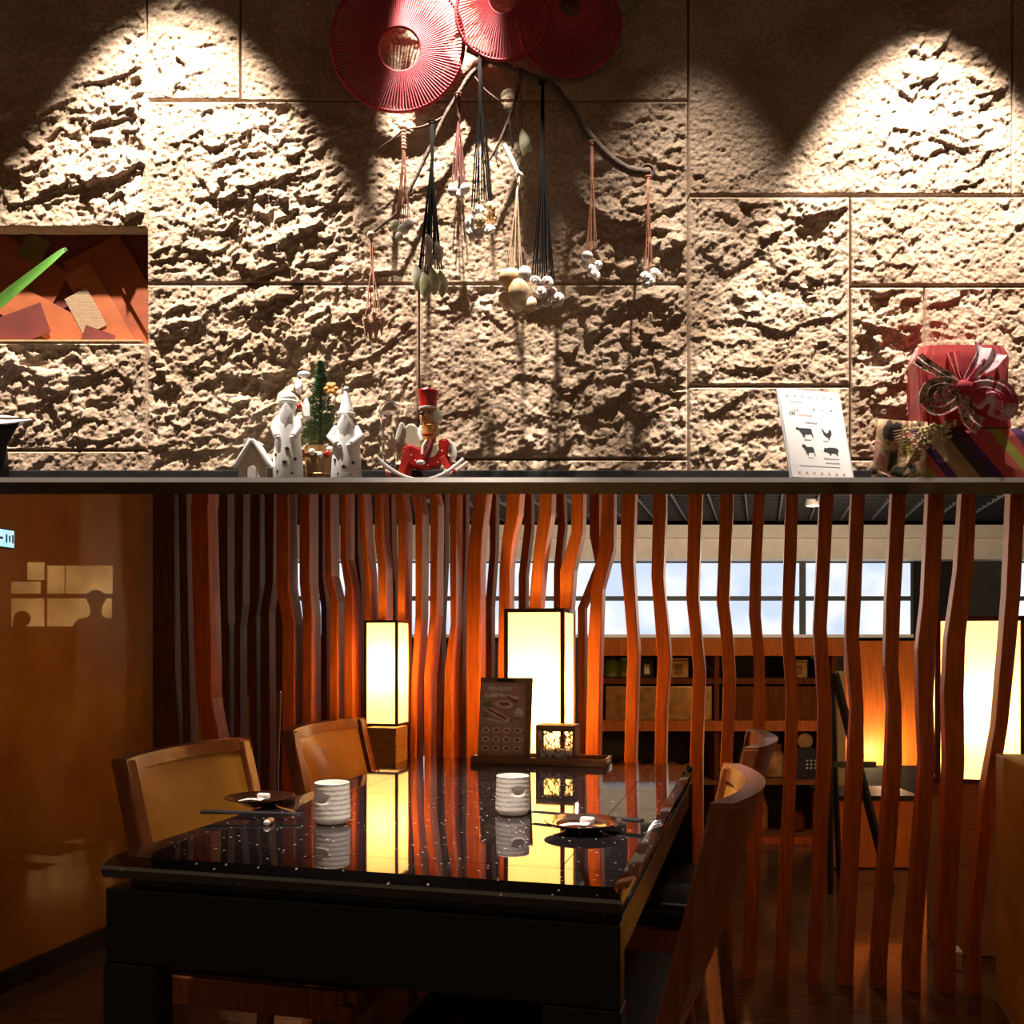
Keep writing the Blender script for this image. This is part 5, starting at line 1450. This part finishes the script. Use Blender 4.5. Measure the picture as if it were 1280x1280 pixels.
sp_ = thing('dried_berry_spray', 'bundle of dried stems with white berries lying on the cloth', 'dried flowers', U(1150, 541, Yd-.03))
sp_.location.z = ztop_d; sp_.matrix_basis = Matrix.Translation(sp_.location)
stm = MB(); ber = MB()
for i in range(9):
    y = 530+3.2*i
    a = U(1112+4*i*.6, y+10, Yd-.060); b_ = U(1196-2*i, y-1+rn.uniform(-3, 3), Yd-.070)
    stm.tube([a, (a+b_)/2+Vector((0, 0, .002)), b_], .0012, 5)
    for j in range(9):
        t = rn.uniform(.15, 1); p = a+(b_-a)*t+Vector((rn.uniform(-.004, .004), -.004+rn.uniform(-.004, .002), rn.uniform(-.005, .006)))
        ber.ell(p, (.0045,)*3, 8, 6)
stm.build('stems', M['berry'], sp_, smooth=True); ber.build('berries', M['berry'], sp_, smooth=True)

# plant leaf and plate at the left end of the ledge
Yp = 2.48
vs = L(-128, Yp)
pv = thing('leaf_vase', 'green blade leaf with curled tip reaching in from a vase at the left edge', 'plant', vs)
MB().lathe([(.045, 0), (.055, .02), (.06, .10), (.04, .17), (.03, .20), (.034, .21), (.026, .205), (.025, .15)], vs, 24).build('vase', M['vase'], pv, smooth=True)
top_ = U(-20, 395, Yp)
MB().tube(smooth_path([vs+up*.15, vs+up*.30+X1*.04, top_]), .003, 6).build('stem', M['leaf'], pv, smooth=True)
P = smooth_path([top_, U(8, 370, Yp-.01), U(35, 348, Yp-.02), U(60, 328, Yp-.02), U(76, 315, Yp-.012), U(83, 311, Yp-.004), U(82, 315, Yp)], 4)
rows = []; n = len(P)
for i, p in enumerate(P):
    u_ = i/(n-1); wv_ = (13*(1-u_)**1.1+1.6)*Yp/F * min(1, .3+u_*5)
    t = (P[min(i+1, n-1)]-P[max(i-1, 0)]).normalized(); sd = t.cross(Y1).normalized()
    sd = (sd + Y1*.5).normalized()
    if u_ > .85: sd = -sd if False else sd
    rows.append([p-sd*wv_, p-sd*wv_*.5+Y1*.003, p+Y1*.005, p+sd*wv_*.5+Y1*.003, p+sd*wv_, p+sd*wv_*.5+Y1*.004, p+Y1*.0065, p-sd*wv_*.5+Y1*.004])
MB().loft(rows).build('leaf', M['leaf'], pv, smooth=True)
dc = U(-12, 524, Yp-.005)
dp = thing('square_dish', 'white topped square dish corner on a navy foot at the left edge', 'dish', Vector((dc.x, dc.y, ZT)))
tl_ = R_(-9)
Bd = (Vector((math.cos(.5), -math.sin(.5)*math.cos(tl_), -math.sin(.5)*math.sin(tl_)*-1)).normalized(), )
MB().prism([U(-60, 518, Yp+.06), U(8, 519, Yp+.06), U(41, 524, Yp+.02), U(6, 529, Yp-.02), U(-60, 532, Yp-.02)], Vector((0, .002, -.004))).build('dish_top', M['dish'], dp, bevel=.001)
MB().loft([[U(-60, 529, Yp), U(26, 527, Yp), U(20, 527, Yp+.05), U(-60, 529, Yp+.05)], [U(-60, 556, Yp), U(9, 556, Yp), U(6, 556, Yp+.05), U(-60, 556, Yp+.05)],
           [Vector((U(-60, 0, Yp).x, Yp, ZT)), Vector((U(2, 0, Yp).x, Yp, ZT)), Vector((U(0, 0, Yp).x, Yp+.05, ZT)), Vector((U(-60, 0, Yp).x, Yp+.05, ZT))]]).build('dish_foot', M['dishdark'], dp, bevel=.002)
print('upper ok')
